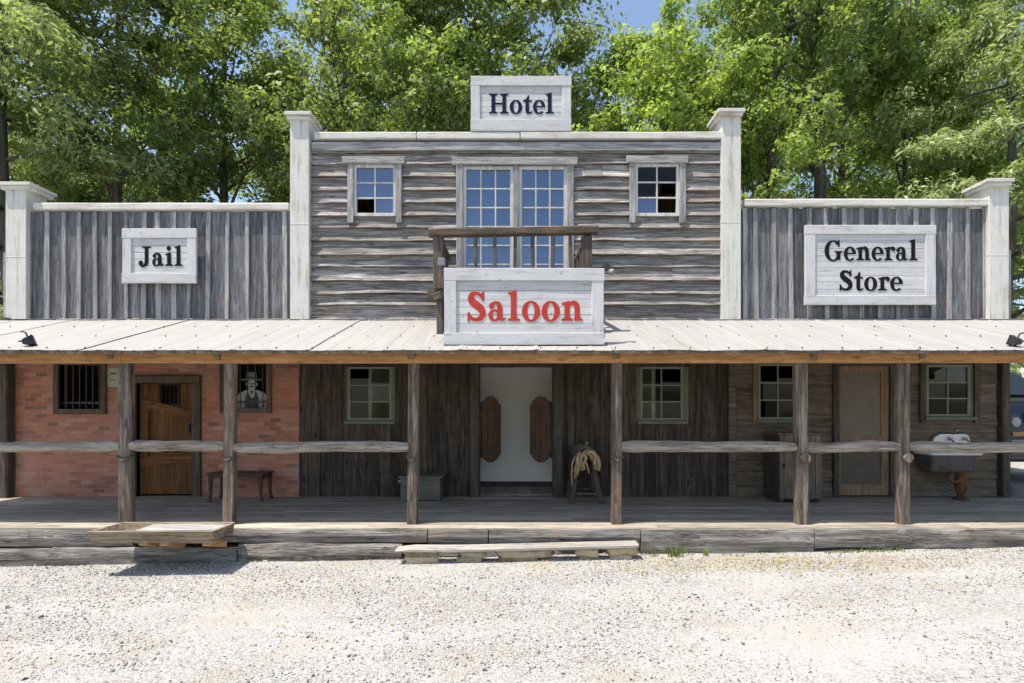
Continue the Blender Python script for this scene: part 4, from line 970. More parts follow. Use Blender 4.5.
# grey chest
yc0, yc1 = -.46, -.09; cx0, cx1 = PX(400.5, yc0), PX(440, yc0); zc = PZ(478, yc0)
t = thing('grey_chest', ((cx0+cx1)/2, -.27, DECK), 'green grey wooden chest with overhanging lid behind a saloon porch post', 'chest')
mb = MB(); mb.box(cx0, cx1, yc0, yc1, DECK + .012, zc); 
for x in (cx0 + .03, cx1 - .03): mb.box(x - .03, x + .03, yc0 + .02, yc1 - .02, DECK, DECK + .012)
mb.build('body', M['crate'], t, bevel=.006)
mb = MB(); mb.timber((cx0 - .03, (yc0+yc1)/2, zc + .016), (cx1 + .05, (yc0+yc1)/2, zc + .012), yc1 - yc0 + .05, .03, 4, .004, 3.); mb.build('lid', M['crate'], t)
mb = MB(); mb.tube([(cx0 - .002, -.36, zc - .07), (cx0 - .05, -.36, zc - .06), (cx0 - .06, -.3, zc - .1), (cx0 - .05, -.22, zc - .06), (cx0 - .002, -.22, zc - .07)], .012, 8); mb.build('rope_handle', M['rope'], t)
# old icebox cabinet
yi0, yi1 = -.63, -.08; ix0, ix1 = PX(779, yi0), PX(821, yi0); zi = DECK + 1.09
t = thing('icebox_cabinet', ((ix0+ix1)/2, -.35, DECK), 'waist high old brown cabinet with panel door behind a porch post of the store', 'cabinet')
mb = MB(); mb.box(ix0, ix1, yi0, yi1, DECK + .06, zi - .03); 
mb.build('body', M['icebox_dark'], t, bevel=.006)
mb = MB(); mb.box(ix0 - .03, ix1 + .03, yi0 - .03, yi1, zi - .028, zi); mb.build('cabinet_top', M['icebox'], t, bevel=.006)
mb = MB(); mb.box(ix0 + .002, ix0 + .09, yi0 - .022, yi0 - .002, DECK + .07, zi - .035); mb.box(ix1 - .09, ix1 - .002, yi0 - .022, yi0 - .002, DECK + .07, zi - .035)
mb.box(ix0 + .092, ix1 - .092, yi0 - .022, yi0 - .002, zi - .12, zi - .035); mb.box(ix0 + .092, ix1 - .092, yi0 - .022, yi0 - .002, DECK + .07, DECK + .18)
mb.box(ix0 + .092, ix1 - .092, yi0 - .012, yi0 - .002, DECK + .182, zi - .122); d = mb.build('panel_door', M['icebox'], t, bevel=.003)
mb = MB(); mb.box(ix0 + .045, ix0 + .085, yi0 - .034, yi0 - .023, DECK + .55, DECK + .62); mb.build('latch', M['iron'], d)
for x in (ix0 + .05, ix1 - .05):
    for y in (yi0 + .05, yi1 - .05):
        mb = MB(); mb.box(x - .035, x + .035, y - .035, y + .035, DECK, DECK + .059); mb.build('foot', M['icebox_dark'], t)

# saddle stand and saddle
ys = -.42; sx0, sx1 = PX(567, ys), PX(601, ys); scx = (sx0 + sx1) / 2; zs = DECK + .74
t = thing('saddle_stand', (scx, ys, DECK), 'dark wooden sawhorse stand carrying a saddle beside the saloon door', 'stand')
for sy in (-1, 1):
    for s in (-1, 1):
        mb = MB(); mb.timber((scx + s * .235, ys + sy * .26, DECK), (scx + s * .09, ys + sy * .2, zs), .075, .06, 3, .003, s + sy * 2.); mb.build('leg', M['darktrim'], t)
    mb = MB(); mb.timber((scx - .2, ys + sy * .245, DECK + .15), (scx + .2, ys + sy * .245, DECK + .15), .03, .035, 2, .002, sy * 1.); mb.build('stretcher', M['jailtrim'], t)
mb = MB(); mb.timber((scx, ys - .3, zs + .0), (scx, ys + .3, zs + .0), .16, .1, 3, .003, 4.); mb.build('cross_bar', M['darktrim'], t)
t = thing('saddle', (scx, ys, zs), 'worn western saddle with tan leather straps hanging from its stand', 'saddle')
mb = MB(); secs = []
for i in range(13):      # seat skin, saddle shaped, along y
    u = i / 12; y = ys - .3 + .6 * u; hgt = zs + .075 + .075 * (2*u - 1) ** 2 + (.03 if u > .8 else 0); row = []
    for j in range(11):
        v = -1 + 2 * j / 10; wd = .19 + .05 * math.sin(u * 3.14)
        row.append((scx + wd * math.sin(v * 1.35) , y + .02 * nz(u*3, v, 1), hgt - .26 * (1 - math.cos(v * 1.35)) - .02 * abs(v)))
    secs.append(row + [(p[0] * .9 + scx * .1, p[1], p[2] - .025) for p in row[::-1]])
mb.loft(secs); mb.build('seat', M['saddle'], t, smooth=True)
for s in (-1, 1):
    mb = MB(); secs = []
    for i in range(7):
        u = i / 6; y = ys - .2 + .4 * u; l = .3 + .06 * math.sin(u * 3.14)
        secs.append([(scx + s * (.19 + .02), y, zs + .0), (scx + s * .245, y, zs - l * .6), (scx + s * .25, y, zs - l), (scx + s * .235, y, zs - l), (scx + s * .23, y, zs - l * .6), (scx + s * .19, y, zs - .01)])
    mb.loft(secs); mb.build('fender', M['darkleather'], t)
mb = MB(); mb.tube([(scx, ys - .27, zs + .12), (scx, ys - .3, zs + .19), (scx, ys - .33, zs + .21)], [.03, .022, .035], 10); mb.build('horn', M['saddle'], t, smooth=True)
def strap(pts, w): 
    mb = MB(); mb.tube([(scx + a, ys - .31 - b, zs + c) for a, b, c in pts], w, 7, jit=.15, seed=w * 99); return mb.build('strap', M['leather'], t, smooth=True)
strap([(-.0,.02,.1),(-.06,.03,.05),(-.13,.03,-.06),(-.17,.02,-.2),(-.18,.01,-.34)], .016); strap([(.0,.01,.08),(.09,.03,.06),(.17,.03,-.03),(.19,.02,-.14),(.17,.02,-.22)], .032)
strap([(-.02,.03,.06),(-.08,.05,-.02),(-.1,.05,-.14),(-.07,.04,-.22)], .02); strap([(.02,.03,.05),(-.03,.05,-.05),(.01,.05,-.16),(.03,.04,-.26)], .014)
strap([(-.18,.0,.0),(-.22,.0,-.12),(-.23,.0,-.3),(-.22,-.02,-.46)], .013); strap([(-.05,.03,.07),(.04,.04,.03),(.08,.04,-.06)], .018)
for s in (-1, 1):
    mb = MB(); c = (scx + s * .225, ys - .1, zs - .5); pts = [(c[0], c[1] - .07 * math.cos(a), c[2] + .075 * math.sin(a)) for a in [math.pi * (1.0 + i / 10) for i in range(11)]] + [(c[0], c[1], c[2] + .15)]
    pts = pts + [pts[0]]; mb.tube(pts, .013, 6); mb.tube([(c[0], c[1], c[2] + .14), (c[0] - s*.0, c[1], zs - .25)], .012, 6); mb.build('stirrup', M['darkleather'], t)

strap([(-.1,.03,.06),(-.15,.05,-.04),(-.13,.06,-.16),(-.16,.05,-.3)], .026); strap([(.1,.03,.08),(.14,.06,.0),(.11,.06,-.1),(.14,.05,-.2)], .024); strap([(-.06,.05,.06),(-.01,.07,-.03),(-.06,.07,-.12),(-.04,.06,-.2)], .022)
for s in (-1, 1):
    mb = MB(); mb.loft([[(scx + s * (.12 + .09 * u), ys - .3 - .02 * math.sin(u * 3), zs + .05 - .3 * u), (scx + s * (.02 + .13 * u), ys - .34 - .02 * math.sin(u * 3), zs + .04 - .2 * u), (scx + s * (.02 + .13 * u), ys - .32, zs + .03 - .2 * u), (scx + s * (.12 + .09 * u), ys - .28, zs + .04 - .3 * u)] for u in (0, .25, .5, .75, 1.)]); mb.build('skirt_flap', M['leather'], t, smooth=True)
# farmhouse sink on a rusty pedestal
yk0, yk1 = -.48, -.06; kx0, kx1 = PX(931.5, yk0), PX(985, yk0); zrim = PZ(453.5, yk0); kc = (kx0 + kx1) / 2
t = thing('pedestal_sink', (kc, -.27, DECK), 'old white enamel sink with splashback and taps on a rusty iron leg at the store', 'sink')
mb = MB(); zbot = PZ(472.5, yk0 + .06)
def ring4(x0, x1, y0, y1, z, r=.06):
    pts = []
    for cx, cy, a0 in ((x1-r, y1-r, 0), (x0+r, y1-r, 90), (x0+r, y0+r, 180), (x1-r, y0+r, 270)):
        for k in range(5): a = math.radians(a0 + k * 22.5); pts.append((cx + r*math.cos(a), cy + r*math.sin(a), z))
    return pts
e = .075
mb.loft([ring4(kx0 + e*.9, kx1 - e*1.5, yk0 + e, yk1 - .05, zbot), ring4(kx0 + e*.7, kx1 - e*1.1, yk0 + e*.7, yk1 - .03, zbot + .03), ring4(kx0 + .03, kx1 - .05, yk0 + .03, yk1, zrim - .03)], cap=True)
bs = mb.build('basin', M['basin'], t, smooth=False)
mb = MB(); mb.loft([ring4(kx0 + .01, kx1 - .01, yk0 + .01, yk1 + .03, zrim - .03), ring4(kx0, kx1, yk0, yk1 + .03, zrim - .012), ring4(kx0, kx1, yk0, yk1 + .03, zrim), ring4(kx0 + .05, kx1 - .05, yk0 + .05, yk1 - .03, zrim), ring4(kx0 + .1, kx1 - .1, yk0 + .1, yk1 - .08, zrim - .13)]); mb.build('rim', M['enamel'], bs)
sx0_, sx1_ = PX(932, -.07), PX(969.5, -.07); zs1 = PZ(434, -.07); w = sx1_ - sx0_
pl = [(sx0_, zrim - .005), (sx1_, zrim - .005), (sx1_, zs1 - .1), (sx1_ - .02, zs1 - .03), (sx1_ - .08, zs1), (sx0_ + .14, zs1), (sx0_ + .05, zs1 - .04), (sx0_, zs1 - .14)]
mb = MB(); mb.prism(pl, -.085, -.04); mb.build('splashback', M['enamel'], t, bevel=.01)
for fx in (.42, .82):
    mb = MB(); x = sx0_ + w * fx; z = zs1 - .09
    mb.tube([(x, -.085, z), (x, -.15, z), (x, -.2, z - .03), (x, -.21, z - .07)], [.018, .018, .015, .016], 10); mb.tube([(x - .045, -.13, z + .035), (x + .045, -.13, z + .035)], .01, 8); mb.tube([(x, -.13, z), (x, -.13, z + .04)], .009, 8)
    mb.build('tap', M['chrome'], t, smooth=True)
mb = MB(); x = sx0_ + w * .55; mb.tube([(x, -.1, zs1 - .01), (x, -.1, zs1 + .06), (x, -.14, zs1 + .085), (x, -.18, zs1 + .06)], .013, 8); mb.build('spout', M['chrome'], t, smooth=True)
lx = PX(961, -.3); mb = MB(); h = zbot - DECK
mb.lathe([(.13, 0), (.12, .02), (.06, .05), (.055, .09), (.085, .16), (.095, .26), (.075, h - .05), (.11, h - .02), (.115, h)], (lx, -.3, DECK), 14); mb.build('pedestal', M['rust'], t, smooth=True)
mb = MB(); mb.tube([(lx - .17, -.3, zbot), (lx - .2, -.31, zbot - .05), (lx - .22, -.32, zbot - .1), (lx - .17, -.33, zbot - .16), (lx - .1, -.34, zbot - .16), (lx - .06, -.34, zbot - .1)], .03, 10); mb.build('drain_pipe', M['rust'], t, smooth=True)

# ------------------------------------------------------------------ flood lamps
def flood(x, y, z, aim, label, s=1.):
    t = thing('flood_lamp', (x, y, z), label, 'flood lamp', 'dark flood lamps on the porch roof')
    a = Vector(aim).normalized(); 
    mb = MB(); mb.box(x - .09*s, x + .09*s, y - .05*s, y + .05*s, z, z + .018); mb.build('base_plate', M['bronze'], t)
    k = Vector((x, y, z + .018)); e1 = k + Vector((-.03*s, 0, .09*s)); hd = e1 + Vector((0, .01, .05))*s
    mb = MB(); mb.tube([k, e1, hd], .018 * s, 8); mb.build('arm', M['bronze'], t)
    mb = MB(); u = a.cross(Vector((0,0,1))).normalized(); v = u.cross(a); secs = []
    for d, w, h in ((-.1, .05, .03), (-.06, .075, .05), (.03, .095, .07), (.05, .105, .08), (.06, .105, .08)):
        c = hd + a * d * s; w *= s; h *= s; secs.append([c - u*w - v*h, c + u*w - v*h, c + u*w + v*h, c - u*w + v*h])
    mb.loft(secs); hdm = mb.build('lamp_head', M['bronze'], t, bevel=.006)
    mb = MB(); mb.tube([hd + u*.1*s, hd + u*.13*s + v*.12*s, hd + u*.12*s + v*.15*s - a*.05*s], .013 * s, 6); mb.tube([hd - a*.05*s, hd - a*.14*s + v*.03*s], .012*s, 6); mb.build('yoke', M['bronze'], t)
flood(PX(30, -2.3), -2.28, 2.69, (.75, .5, .3), 'dark flood lamp on the roof edge near the jail pillar', .8)
flood(PX(1018, -2.3), -2.28, 2.69, (-.5, .7, .3), 'dark flood lamp on the roof edge near the general store pillar', .8)
x, z = PX(441.5, -1.5), PZ(262, -1.5)
t = thing('sign_lamp', (x, -1.5, z), 'small square pale lamp hanging on the balcony post above the saloon sign', 'lamp')
mb = MB(); mb.box(x - .05, x + .05, -1.52, -1.44, z - .055, z + .055); mb.build('lamp_head', M['lampgrey'], t, bevel=.008)
mb = MB(); mb.tube([(x, -1.45, z + .05), (x + .002, -1.44, z + .3)], .013, 6); mb.tube([(x + .01, -1.46, z - .055), (x + .03, -1.5, z - .12), (x + .09, -1.7, z - .17), (x + .1, -2.1, z - .2)], .012, 6); mb.build('conduit', M['bars'], t)
x, z = PX(606, -2.16), PZ(270, -2.16)
t = thing('sign_lamp', (x, -2.14, z), 'small round pale lamp clamped to the top right corner of the saloon sign', 'lamp')
mb = MB(); mb.lathe([(.015, -.01), (.035, 0), (.045, .035), (.047, .05), (.04, .054)], (x + .04, -2.16, z - .03), 14, 'x'); mb.build('lamp_head', M['lampgrey'], t, smooth=True)
mb = MB(); mb.box(x - .04, x + .035, -2.17, -2.12, z + .0, z + .055); mb.tube([(x, -2.14, z + .055), (x + .02, -2.14, z + .09), (x + .05, -2.14, z + .05)], .012, 6); mb.build('clamp', M['bronze'], t)
# ------------------------------------------------------------------ ground
def axis_pts(lo, hi, step, far):
    a = list(np.arange(lo, hi + 1e-6, step)); s = step; l, h = [], []
    x = lo
    while x > -far: s *= 1.45; x -= s; l.append(x)
    s = step; x = hi
    while x < far: s *= 1.45; x += s; h.append(x)
    return l[::-1] + a + h
gx_ = axis_pts(-11, 12, .16, 900); gy_ = axis_pts(-8, 5, .16, 900)
vs = []
for x in gx_:
    for y in gy_: vs.append((x, y, ground_z(x, y) if abs(x) < 60 and abs(y) < 60 else ground_z(max(-60, min(60, x)), max(-60, min(60, y)))))
m = len(gy_); fs = [(i*m+j, (i+1)*m+j, (i+1)*m+j+1, i*m+j+1) for i in range(len(gx_)-1) for j in range(m-1)]
me = bpy.data.meshes.new('ground'); me.from_pydata(vs, [], fs); me.materials.append(M['gravel']); me.polygons.foreach_set('use_smooth', [True]*len(fs))
g = bpy.data.objects.new('ground', me); COL.objects.link(g); tag(g, 'pale crushed gravel yard in front of the porch', 'ground', None, 'structure')

def soup(name, V, Fc, mat, label, cat):
    """V (n,k,3) little pieces sharing the face list Fc"""
    n, k = V.shape[:2]; me = bpy.data.meshes.new(name)
    idx = (np.array(Fc)[None] + (np.arange(n) * k)[:, None, None]).reshape(-1, len(Fc[0]))
    me.from_pydata(V.reshape(-1, 3).tolist(), [], idx.tolist()) if n * len(Fc) < 2000 else _fast(me, V.reshape(-1, 3), idx)
    me.materials.append(mat)
    o = bpy.data.objects.new(name, me); COL.objects.link(o)
    if label: tag(o, label, cat, None, 'stuff')
    return o
def _fast(me, V, idx):
    nf, k = idx.shape
    me.vertices.add(len(V)); me.vertices.foreach_set('co', V.astype(np.float32).ravel())
    me.loops.add(nf * k); me.loops.foreach_set('vertex_index', idx.astype(np.int32).ravel())
    me.polygons.add(nf); me.polygons.foreach_set('loop_start', np.arange(0, nf * k, k, dtype=np.int32))
    me.update(calc_edges=True)
NP = np.random.default_rng(5)
def rotm(n, tilt=1.):
    a = NP.uniform(0, 2*np.pi, n); b = NP.normal(0, tilt, n); c = NP.normal(0, tilt, n)
    ca, sa, cb, sb, cc, sc = np.cos(a), np.sin(a), np.cos(b), np.sin(b), np.cos(c), np.sin(c)
    Rz = np.zeros((n,3,3)); Rz[:,0,0]=ca; Rz[:,0,1]=-sa; Rz[:,1,0]=sa; Rz[:,1,1]=ca; Rz[:,2,2]=1
    Rx = np.zeros((n,3,3)); Rx[:,0,0]=1; Rx[:,1,1]=cb; Rx[:,1,2]=-sb; Rx[:,2,1]=sb; Rx[:,2,2]=cb
    Ry = np.zeros((n,3,3)); Ry[:,1,1]=1; Ry[:,0,0]=cc; Ry[:,0,2]=sc; Ry[:,2,0]=-sc; Ry[:,2,2]=cc
    return Rz @ Rx @ Ry
N = 90000
px_ = NP.uniform(-8.6, 8.6, N); py_ = -2.42 - 4.2 * NP.uniform(0, 1, N) ** 1.15
keep = (np.abs(px_) < (py_ - CAMY) * .93 + .4); px_, py_ = px_[keep], py_[keep]; N = len(px_)
keep = np.array([nz(a * .6, b * 1.3, 4.) + .35 * nz(a * 2.2, b * 2.2, 9.) + NP.normal(0, .16) > -.12 for a, b in zip(px_, py_)]); px_, py_ = px_[keep], py_[keep]; N = len(px_)
gz = np.array([ground_z(float(a), float(b)) for a, b in zip(px_, py_)])
base = np.array([(1,0,0),(0,1,0),(-1,0,0),(0,-1,0),(.12,.1,.8),(.1,-.1,-.8)])
sz = NP.lognormal(-4.84, .38, N); V = base[None] * (sz[:,None,None] * NP.uniform(.55, 1.35, (N, 6, 1)))
V = np.einsum('nij,nkj->nki', rotm(N, .5), V); V[:,:,0] += px_[:,None]; V[:,:,1] += py_[:,None]; V[:,:,2] += (gz + sz * .15)[:,None]
soup('gravel_stones', V, [(0,1,4),(1,2,4),(2,3,4),(3,0,4),(1,0,5),(2,1,5),(3,2,5),(0,3,5)], M['chips'], 'loose pale gravel chips over the yard', 'gravel')
# dry leaves and straw drifting over the gravel
n = 3200
cx = np.concatenate([NP.normal(3.0, 1.3, 2100), NP.uniform(-6.5, 6.5, 600), NP.normal(-2.6, .9, 500)]); cy = np.concatenate([NP.normal(-2.92, .22, 2100), -2.5 - 2.6 * NP.uniform(0, 1, 600) ** 1.4, NP.normal(-3.5, .4, 500)])
cy = np.minimum(cy, -2.47)
lf = np.array([(-1,0,.05),(0,-.38,0),(1,0,.12),(0,.38,.05)])
V = np.einsum('nij,nkj->nki', rotm(n, .25), lf[None] * NP.uniform(.008, .024, (n,1,1))); gz = np.array([ground_z(float(a), float(b)) + .013 for a, b in zip(cx, cy)])
V[:,:,0] += cx[:,None]; V[:,:,1] += cy[:,None]; V[:,:,2] += gz[:,None]
soup('dry_leaves', V, [(0,1,2,3)], M['dryleaf'], 'dry tan leaf scraps scattered over the gravel', 'leaf litter')
# weeds along the foot of the porch
bl = []
def tuft(x, y, n, h, sp):
    for _ in range(n):
        a = RND.uniform(0, 6.28); r = RND.uniform(0, sp); bx, by = x + r*math.cos(a), min(-2.46, y + r*math.sin(a)*.5); z = ground_z(bx, by)
        l = h * RND.uniform(.5, 1.1); dx, dy = math.cos(a) * l * .5, math.sin(a) * l * .5; w = .005
        bl.append([(bx - w, by, z), (bx + w, by, z), (bx + dx*.5 + w*.7, by + dy*.5, z + l*.75), (bx + dx, by + dy, z + l)])
tuft(PX(675, -2.55), -2.56, 34, .14, .09); tuft(PX(707, -2.55), -2.54, 12, .08, .06); tuft(PX(655, -2.55), -2.53, 14, .06, .08); tuft(PX(735, -2.5), -2.55, 10, .05, .1)
for q in range(828, 905, 5): tuft(PX(q, -2.5), -2.48, 9, .045, .06)
for q in (645, 690, 722, 760, 780, 930, 960, 1000, 300, 330): tuft(PX(q, -2.5), -2.5, 5, .045, .06)
soup('weeds', np.array(bl), [(0,1,2,3)], M['grass'], 'small green weeds along the foot of the porch', 'weeds')

# ------------------------------------------------------------------ trees
def leaf_cloud(centres, radii, per, size, flat, asp=.6, droop=0., rng=None):
    n = len(centres) * per; c = np.repeat(centres, per, 0); r = np.repeat(radii, per)
    d = rng.normal(0, 1, (n, 3)); d /= np.linalg.norm(d, axis=1, keepdims=True) + 1e-9
    d *= (rng.uniform(0, 1, n) ** .45)[:, None] * r[:, None]; d[:, 2] *= flat
    if droop: d[:, 2] -= droop * (d[:, 0]**2 + d[:, 1]**2) / np.maximum(r, .1)
    p = c + d; s = size * np.clip(rng.lognormal(0, .38, n), .4, 2.2)
    nrm = rng.normal(0, .42, (n, 3)) + np.array([0, 0, .65]) + d / np.maximum(r, .1)[:, None] * 1.1
    nrm /= np.linalg.norm(nrm, axis=1, keepdims=True); t = rng.normal(0, 1, (n, 3)); t[:, 2] -= .3
    t -= nrm * (t * nrm).sum(1, keepdims=True); t /= np.linalg.norm(t, axis=1, keepdims=True) + 1e-9; b = np.cross(nrm, t)
    S = s[:, None]
    return np.stack([p - t*S*.5, p + b*S*asp*.5 - t*S*.05 + nrm*S*.08, p + t*S*.5 - nrm*S*.1, p - b*S*asp*.5 - t*S*.05 + nrm*S*.08], 1)

def make_tree(seed, H, cb, R, leaf, size, per=62, nl=20, nsub=5, flat=.7, asp=.6, lean=0., fork=False, droop=0., up=.6, tr=.2, rbulge=.5):
    rg = np.random.default_rng(seed); rr = random.Random(seed); T = MB()
    n = 14; pts = []; rad = []
    for i in range(n + 1):
        t = i / n; pts.append(Vector((lean * t * t * H + .35 * nz(t * 2.5, seed, 1.), .35 * nz(t * 2.5, seed, 9.), t * H * .96))); rad.append(tr * (1 - t) ** .8 + .02 + (.12 * tr * max(0, 1 - t * 10)))
    T.tube(pts, rad, 9, jit=.12, seed=seed)
    cen, cr = [], []
    def at(t):
        f = min(t, .999) * n; i = int(f); return pts[i].lerp(pts[i+1], f - i)
    for i in range(nl):
        t = cb / H + (1 - cb / H) * ((i + rr.random()) / nl) ** .95; t = min(t, .97); o = at(t); u = (t - cb / H) / (1 - cb / H)
        prof = (math.sin(math.pi * (.12 + .83 * u ** (rbulge * 1.2))) ** .75); L = R * prof * rr.uniform(.7, 1.2); a = i * 2.4 + rr.uniform(-.5, .5)
        el = up * (1 - .2 * u) + rr.uniform(-.2, .25); d = Vector((math.cos(a) * math.cos(el), math.sin(a) * math.cos(el), math.sin(el)))
        q = [o + d * L * s + Vector((.12 * L * nz(s*3, seed + i, 2.), .12 * L * nz(s*3, seed + i, 8.), (.1 * L * s * s if not droop else -.22 * L * s * s))) for s in (0, .3, .6, 1.)]
        r0 = max(.025, tr * .42 * (1 - t) + .02); T.tube(q, [r0, r0 * .7, r0 * .42, r0 * .15], 6)
        for s in (.45, .7, .9, 1.0): 
            if rr.random() < .85: cen.append(q[0].lerp(q[3], s) if s < 1 else q[3]); cr.append(rr.uniform(.45, .95) * (R / 4.2) ** .5)
        for k in range(nsub):
            s = rr.uniform(.35, 1.); p = q[0].lerp(q[3], s) + (q[2] - q[0].lerp(q[3], .6)) * .6; a2 = a + rr.choice((-1, 1)) * rr.uniform(.5, 1.3); e2 = el + rr.uniform(-.5, .4); l2 = L * rr.uniform(.2, .42) + .3
            d2 = Vector((math.cos(a2) * math.cos(e2), math.sin(a2) * math.cos(e2), math.sin(e2))); e = p + d2 * l2
            T.tube([p, p.lerp(e, .5) + Vector((0, 0, .05 * l2)), e], [r0 * .4, r0 * .25, .008], 5)
            cen.append(e); cr.append(rr.uniform(.4, .9) * (R / 4.2) ** .5)
            if rr.random() < .6: cen.append(p.lerp(e, .55)); cr.append(rr.uniform(.35, .7) * (R / 4.2) ** .5)
    V = leaf_cloud(np.array([tuple(c) for c in cen]), np.array(cr), per, size, flat, asp, droop, rg)
    tm = T.build('trunk', M['bark'], None, smooth=True); cm = soup('crown', V, [(0,1,2,3)], M[leaf], None, None)
    return tm.data, cm.data, tm, cm
PROTO = {}
def proto(key, **kw):
    a, b, o1, o2 = make_tree(**kw); PROTO[key] = (a, b); bpy.data.objects.remove(o1); bpy.data.objects.remove(o2)
proto('maple',  seed=3, H=17, cb=4.5, R=5.0, leaf='leaf_maple', size=.16, per=96, nl=26, nsub=6, flat=.6)
proto('maple2', seed=8, H=16, cb=3.5, R=4.4, leaf='leaf_maple', size=.16, per=96, nl=24, nsub=6, flat=.6)
proto('oak',    seed=14, H=21, cb=6., R=5.6, leaf='leaf_oak', size=.16, per=92, nl=30, nsub=6, flat=.7, tr=.3)
proto('oak2',   seed=29, H=20, cb=7.5, R=5., leaf='leaf_oak', size=.16, per=92, nl=30, nsub=6, flat=.7, tr=.26)
proto('poplar', seed=33, H=23, cb=8., R=3.9, leaf='leaf_pop', size=.16, per=92, nl=34, nsub=5, flat=.8, tr=.26, up=.8)
proto('poplar2',seed=41, H=22, cb=10., R=4.2, leaf='leaf_pop', size=.16, per=86, nl=26, nsub=5, flat=.8, tr=.32, up=.7)
proto('hemlock',seed=52, H=17, cb=2.5, R=4.6, leaf='leaf_grey', size=.17, per=140, nl=34, nsub=5, flat=.45, asp=.28, droop=.5, up=.25, tr=.24)
def tree(key, name, px, Y, s, rot, label, group=None):
    x = PX(px, Y); loc = (x, Y, ground_z(x, Y) - .05 if Y < 60 else .1)
    r = thing(name, loc, label, 'tree', group); r.rotation_euler = (0, 0, rot); r.scale = (s, s, s)
    for nm, me in zip(('trunk', 'crown'), PROTO[key]):
        o = bpy.data.objects.new(nm, me); COL.objects.link(o); o.parent = r
    return r
G1 = 'trees close behind the false fronts'
front = [
 ('hemlock', 'hemlock_tree', 5, 10., 1.25, .3, 'feathery olive tree overhanging the jail pillar at the far left'),
 ('oak2', 'oak_tree', 118, 11.5, .98, 1.3, 'deep green tree with dark straight trunk rising behind the jail sign'),
 ('poplar', 'poplar_tree', 225, 15., 1.0, 2.1, 'tall green tree behind the right half of the jail front'),
 ('oak', 'oak_tree', 345, 13.5, .95, 4.0, 'dense dark green tree behind the hotel left window'),
 ('poplar2', 'poplar_tree', 428, 11., .86, .8, 'broad mid green tree behind the hotel left of its roof sign'),
 ('oak2', 'oak_tree', 515, 12.5, .98, 2.9, 'tall dense tree directly behind the hotel roof sign'),
 ('maple', 'maple_tree', 640, 10.5, .86, .4, 'bright yellow green maple just right of the hotel roof sign'),
 ('maple2', 'maple_tree', 706, 9.8, .84, 5.1, 'bright green maple behind the hotel right pillar'),
 ('poplar2', 'poplar_tree', 774, 10.6, .84, 3.3, 'slender grey trunked tree right of the hotel right pillar'),
 ('poplar2', 'poplar_tree', 820, 11.5, .98, 1.9, 'tree with thick pale grey trunk behind the general store left end'),
 ('maple2', 'maple_tree', 905, 13.5, 1.05, 2.2, 'light green maple behind the general store sign'),
 ('hemlock', 'hemlock_tree', 1008, 8.6, .92, 1.5, 'grey green feathery tree overhanging the general store pillar'),
 ('oak', 'oak_tree', 965, 17., 1.0, 5.6, 'dark limbed tree behind the general store right end'),
 ('hemlock', 'hemlock_tree', 30, 17., 1.25, 2.5, 'tall olive tree behind the jail pillar'),
]
for a in front: tree(*a[:6], a[6], G1)
rr = random.Random(77)
kinds = ['oak', 'poplar', 'maple', 'oak2', 'poplar2', 'maple2', 'hemlock']
BL = {'oak': ('oak_tree', 'distant deep green tree glimpsed through the nearer crowns'), 'maple': ('maple_tree', 'distant light green maple glimpsed through the nearer crowns'),
      'poplar': ('poplar_tree', 'distant tall slim tree glimpsed through the nearer crowns'), 'hemlock': ('hemlock_tree', 'distant grey green feathery tree glimpsed through nearer crowns')}
for i, px in enumerate((-560, -420, -300, -200, -120, -20, 60, 165, 285, 350, 405, 470, 530, 668, 745, 840, 900, 960, 1040, 1110, 1230, 1350, 1480)):
    k = kinds[(i * 3 + 1) % 7]; Y = rr.uniform(22, 32); b = BL[k.rstrip('2')]
    sc = rr.uniform(.95, 1.15) * (.78 if 560 < px < 680 else 1)
    tree(k, b[0], px, Y, sc, rr.uniform(0, 6), b[1], 'distant ' + b[0].split('_')[0] + ' trees deeper in the wood')

# ------------------------------------------------------------------ car beside the store
cxl, cy0 = 8.52, .35; cz0 = ground_z(9.4, 1.); cw = 1.92; cxm = cxl + cw / 2
t = thing('parked_car', (cxm, cy0 + 2.2, cz0), 'grey high bodied car parked facing the yard past the store corner', 'car')
def sec(prof, inset): return prof
mb = MB()                                   # body: side profile (y,z) swept across, shoulders drawn in
prof = [(.0,.42),(.0,.95),(.06,1.28),(.2,1.42),(1.15,1.5),(4.3,1.46),(4.42,1.2),(4.42,.5),(3.95,.4),(.5,.36)]
secs = []
for u, k in ((0, .93), (.05, .985), (.5, 1.0), (.95, .985), (1., .93)):
    secs.append([(cxl + cw * u, cy0 + 2.2 + (y - 2.2) * k, cz0 + .36 + (z - .36) * (k if z > 1 else 1)) for y, z in prof])
mb.loft(secs); body = mb.build('body', M['carpaint'], t, bevel=.03)
mb = MB(); cab = [(1.0,1.46),(1.75,2.05),(2.1,2.12),(4.0,2.08),(4.3,1.44)]; secs = []
for u, k in ((.04, 0), (.1, 1), (.9, 1), (.96, 0)):
    secs.append([(cxl + cw * (u + (.03 if u < .5 else -.03) * (0)), cy0 + y, cz0 + z - (.05 if k == 0 and z > 2 else 0)) for y, z in cab])
mb.loft(secs); mb.build('cabin', M['carpaint'], t, bevel=.03)
mb = MB(); mb.add([(cxl + .26, cy0 + 1.12, cz0 + 1.56), (cxl + cw - .26, cy0 + 1.12, cz0 + 1.56), (cxl + cw - .32, cy0 + 1.68, cz0 + 2.02), (cxl + .32, cy0 + 1.68, cz0 + 2.02)], [(0,1,2,3)])
mb.v = [(x, y - .03, z + .03) for x, y, z in mb.v]; mb.build('windscreen', M['carglass'], t)
